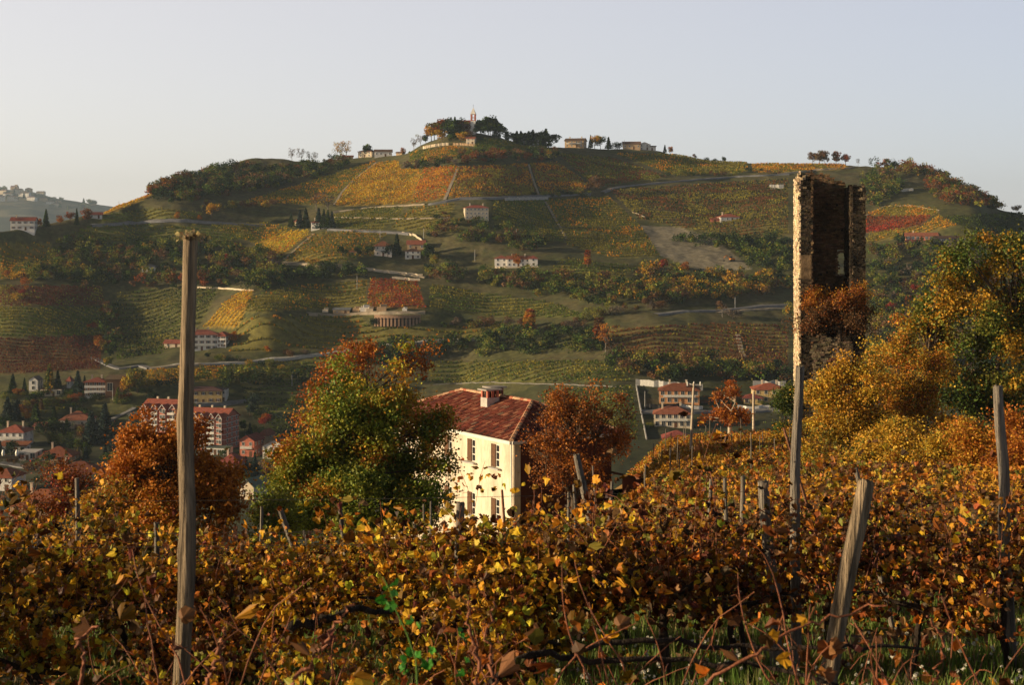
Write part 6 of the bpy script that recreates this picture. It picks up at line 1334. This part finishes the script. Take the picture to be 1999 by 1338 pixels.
post("thin upright post in the rust bushes at left", 150, 934, 152, 1030, 9, 21, 'greypost')
post("small grey post left of the tall wooden post", 306, 1021, 303, 1120, 11, 17, 'greypost')
post("square brown post right of the tall wooden post", 460, 1028, 450, 1170, 11, 15.5, 'redpost', square=True)
post("slimmer brown post touching the square brown one", 467, 1047, 462, 1150, 7, 15.7, 'redpost')
post("thin dark stake at the left foot of the big green tree", 511, 990, 508, 1080, 6, 27, 'greypost')
post("short post leaning left under the big green tree", 547, 995, 572, 1070, 11, 22, 'greypost')
post("upright short post under the middle of the big green tree", 663, 990, 671, 1045, 9, 23, 'greypost')
post("tiny square post between the two short ones under the big green tree", 592, 1037, 601, 1070, 7, 22, 'greypost', square=True)
for a, b, c, d, w, Y, l in [(827,985,827,1045,4,34,"left thin stake before the farmhouse wall"),(841,979,840,1045,4,34,"right thin stake before the farmhouse wall"),(809,1020,810,1060,7,30,"short thin post left of the stakes before the farmhouse"),(980,957,983,1010,5,28,"brown stake before the farmhouse's lower window"),
   (1110,962,1110,1010,6,30,"short pale stake left of the one under the rust tree"),(1120,947,1122,1015,6,30,"pale stake right of the short one under the rust tree"),(1195,941,1192,980,6,30,"pale stake by the dark stable"),(1157,910,1162,970,4,32,"slender stake before the dark stable"),
   (1388,936,1386,990,7,26,"pale stake left of three in the vines at right"),(1415,935,1416,1010,8,25,"pale stake middle of three in the vines at right"),(1450,930,1450,1060,9,20,"pale stake right of three in the vines at right"),(790,1028,792,1062,5,32,"faint thin stake under the green tree's right side"),
   (646,1015,646,1050,3,30,"thin stake under the big green tree"),(1670,915,1678,950,9,17,"short post top showing left of the straight grey post")]:
    post(l, a, b, c, d, w, Y, 'greypost' if w != 5 else 'redpost', seg=8, name="vineyard_stake", cat="stake")
post("rusty leaning rod beside the tall grey post", 1530, 836, 1549, 900, 5, 14, 'redpost', seg=8, name="metal_rod", cat="rod")
pole("utility_pole", "wooden utility pole with crossarm on the meadow slope", 1349, 895, 745, .11, 'palebark', p=A((1347 - CX) / F * 110, 110, (HY - 890) / F * 110 - .3), dx=.28, arms=1.1)
pole("utility_pole", "concrete utility pole with white tip by the yellow villa", 1472, 812, 728, .13, 'palebark', p=A((1471 - CX) / F * 135, 135, (HY - 815) / F * 135 - 1.5), dx=0)
q = pole("utility_pole", "leaning wooden pole with insulators at the left edge", 20, 1010, 890, .11, 'redpost', p=A((28 - CX) / F * 36, 36, h1((28 - CX) / F * 36, 36)), dx=-.24)
k36 = 36 / F; hz_ = (HY - 893) * k36 - h1((28 - CX) * k36, 36)
c = MB(); c.box((-.26, 0, hz_), (.75, .09, .07)); ca = c.build("crossarm", M['iron'], q)
for dx in (-.34, -.02, .3):
    m = MB(); m.tube([(dx - .24, 0, hz_ + .03), (dx - .24, 0, hz_ + .09), (dx - .24, 0, hz_ + .13), (dx - .24, 0, hz_ + .17)], [.03, .045, .03, .02], 8); m.build("insulator", M['ceramic'], ca)
# trellis wires
for Y, zz, hi in ((12.6, 1.25, 0), (15.2, 1.3, 0), (18.2, 1.3, 0), (21.8, 1.3, 0), (12.6, .78, 1), (15.2, 1.62, 1)):
    hw = Y * .36 + 1; x = np.linspace(-hw, hw, 30); y = Y + .03 * x + (noise2(x / 4, x * 0 + Y, 8) - .5) * .8; P = np.stack([x, y, H(x, y) + zz], -1); P[:, 2] = (P[:, 2] + np.polyval(np.polyfit(x, P[:, 2], 2), x)) / 2
    m = MB(); m.tube(P - P[0], .0022, 4); tag(m.build("trellis_wire", M['wire'], loc=P[0]), {12.6: "thin trellis wire through the front vine row", 15.2: "thin trellis wire through the second vine row", 18.2: "thin trellis wire through the third vine row", 21.8: "thin trellis wire through the fourth vine row"}[Y].replace('thin', ('lower thin' if Y < 13 else 'upper thin') if hi else 'thin'), "wire")

# ------------------------------------------------------------------ grass, fallen leaves, white seed heads
g = rng_(91); N = 230000; y = 6 + 24 * g.random(N) ** 1.2; x = g.uniform(-1, 1, N) * (y * .38 + 4); z = H(x, y); pt = fbm(x / 1.1, y / 1.1, 71); k = pt > .40; x, y, z = x[k], y[k], z[k]; N = len(x)
hh = g.uniform(.05, .2, N) * (1 + (noise2(x, y, 72) > .6) * .6); ln = g.normal(0, .06, (N, 2)); a = g.uniform(0, 6.28, N); ww = g.uniform(.004, .01, N) * (1 + y / 18)
b0 = np.stack([x + np.cos(a) * ww, y + np.sin(a) * ww, z - .02], -1); b1 = np.stack([x - np.cos(a) * ww, y - np.sin(a) * ww, z - .02], -1); tp = np.stack([x + ln[:, 0], y + ln[:, 1], z + hh], -1)
V = np.stack([b0, b1, tp], 1).reshape(-1, 3); col = pick([(.11, .19, .03, 5), (.17, .21, .045, 3), (.2, .19, .07, 1.2), (.26, .2, .1, 1)], N, g, .3); m = MB(); m.add(V, np.arange(N * 3).reshape(-1, 3), np.repeat(col, 3, 0))
tag(m.build("grass", M['leaf']), "green grass between the foreground vines", "grass", kind="stuff")
N = 16000; y = 7 + 32 * g.random(N) ** 1.3; x = g.uniform(-1, 1, N) * (y * .37 + 1); C = np.stack([x, y, H(x, y) + g.uniform(.01, .09, N)], -1); m = MB(); cards(m, C, .1 * g.uniform(.5, 1.2, N), pick([BRN + (3,), DRY + (3,), GOLD + (2,), RUST + (1,)], N, g), g, (RH_V * A(2.4, 1, 2), RH_F), upbias=1.5)
tag(m.build("fallen_leaves", M['leaf']), "brown and yellow fallen leaves under the vines", "fallen leaves", kind="stuff")
N = 260; px = g.uniform(1000, 1999, N); y = g.uniform(9.5, 15, N); x = (px - CX) / F * y; C = np.stack([x, y, H(x, y) + g.uniform(.12, .4, N)], -1); m = MB()
for q in range(5): cards(m, C + g.normal(0, .006, C.shape), .02 * g.uniform(.6, 1.2, N), (.62, .6, .5), g)
tag(m.build("seed_heads", M['fleaf']), "small white seed heads in the foreground grass", "seed heads", kind="stuff")

# ------------------------------------------------------------------ haze
hm = bpy.data.materials.new("haze"); hm.use_nodes = True; t = hm.node_tree; t.nodes.remove(t.nodes["Principled BSDF"]); pv = t.nodes.new("ShaderNodeVolumePrincipled")
pv.inputs["Color"].default_value = (.62, .80, 1.0, 1); pv.inputs["Density"].default_value = 6.5e-05; pv.inputs["Anisotropy"].default_value = .1
t.links.new(pv.outputs[0], t.nodes["Material Output"].inputs["Volume"])
m = MB(); m.box((0, 3950, 100), (9000, 8000, 420)); hz = m.build("haze", hm); tag(hz, kind="stuff"); hz.display_type = 'WIRE'
print("objects", len(bpy.data.objects))
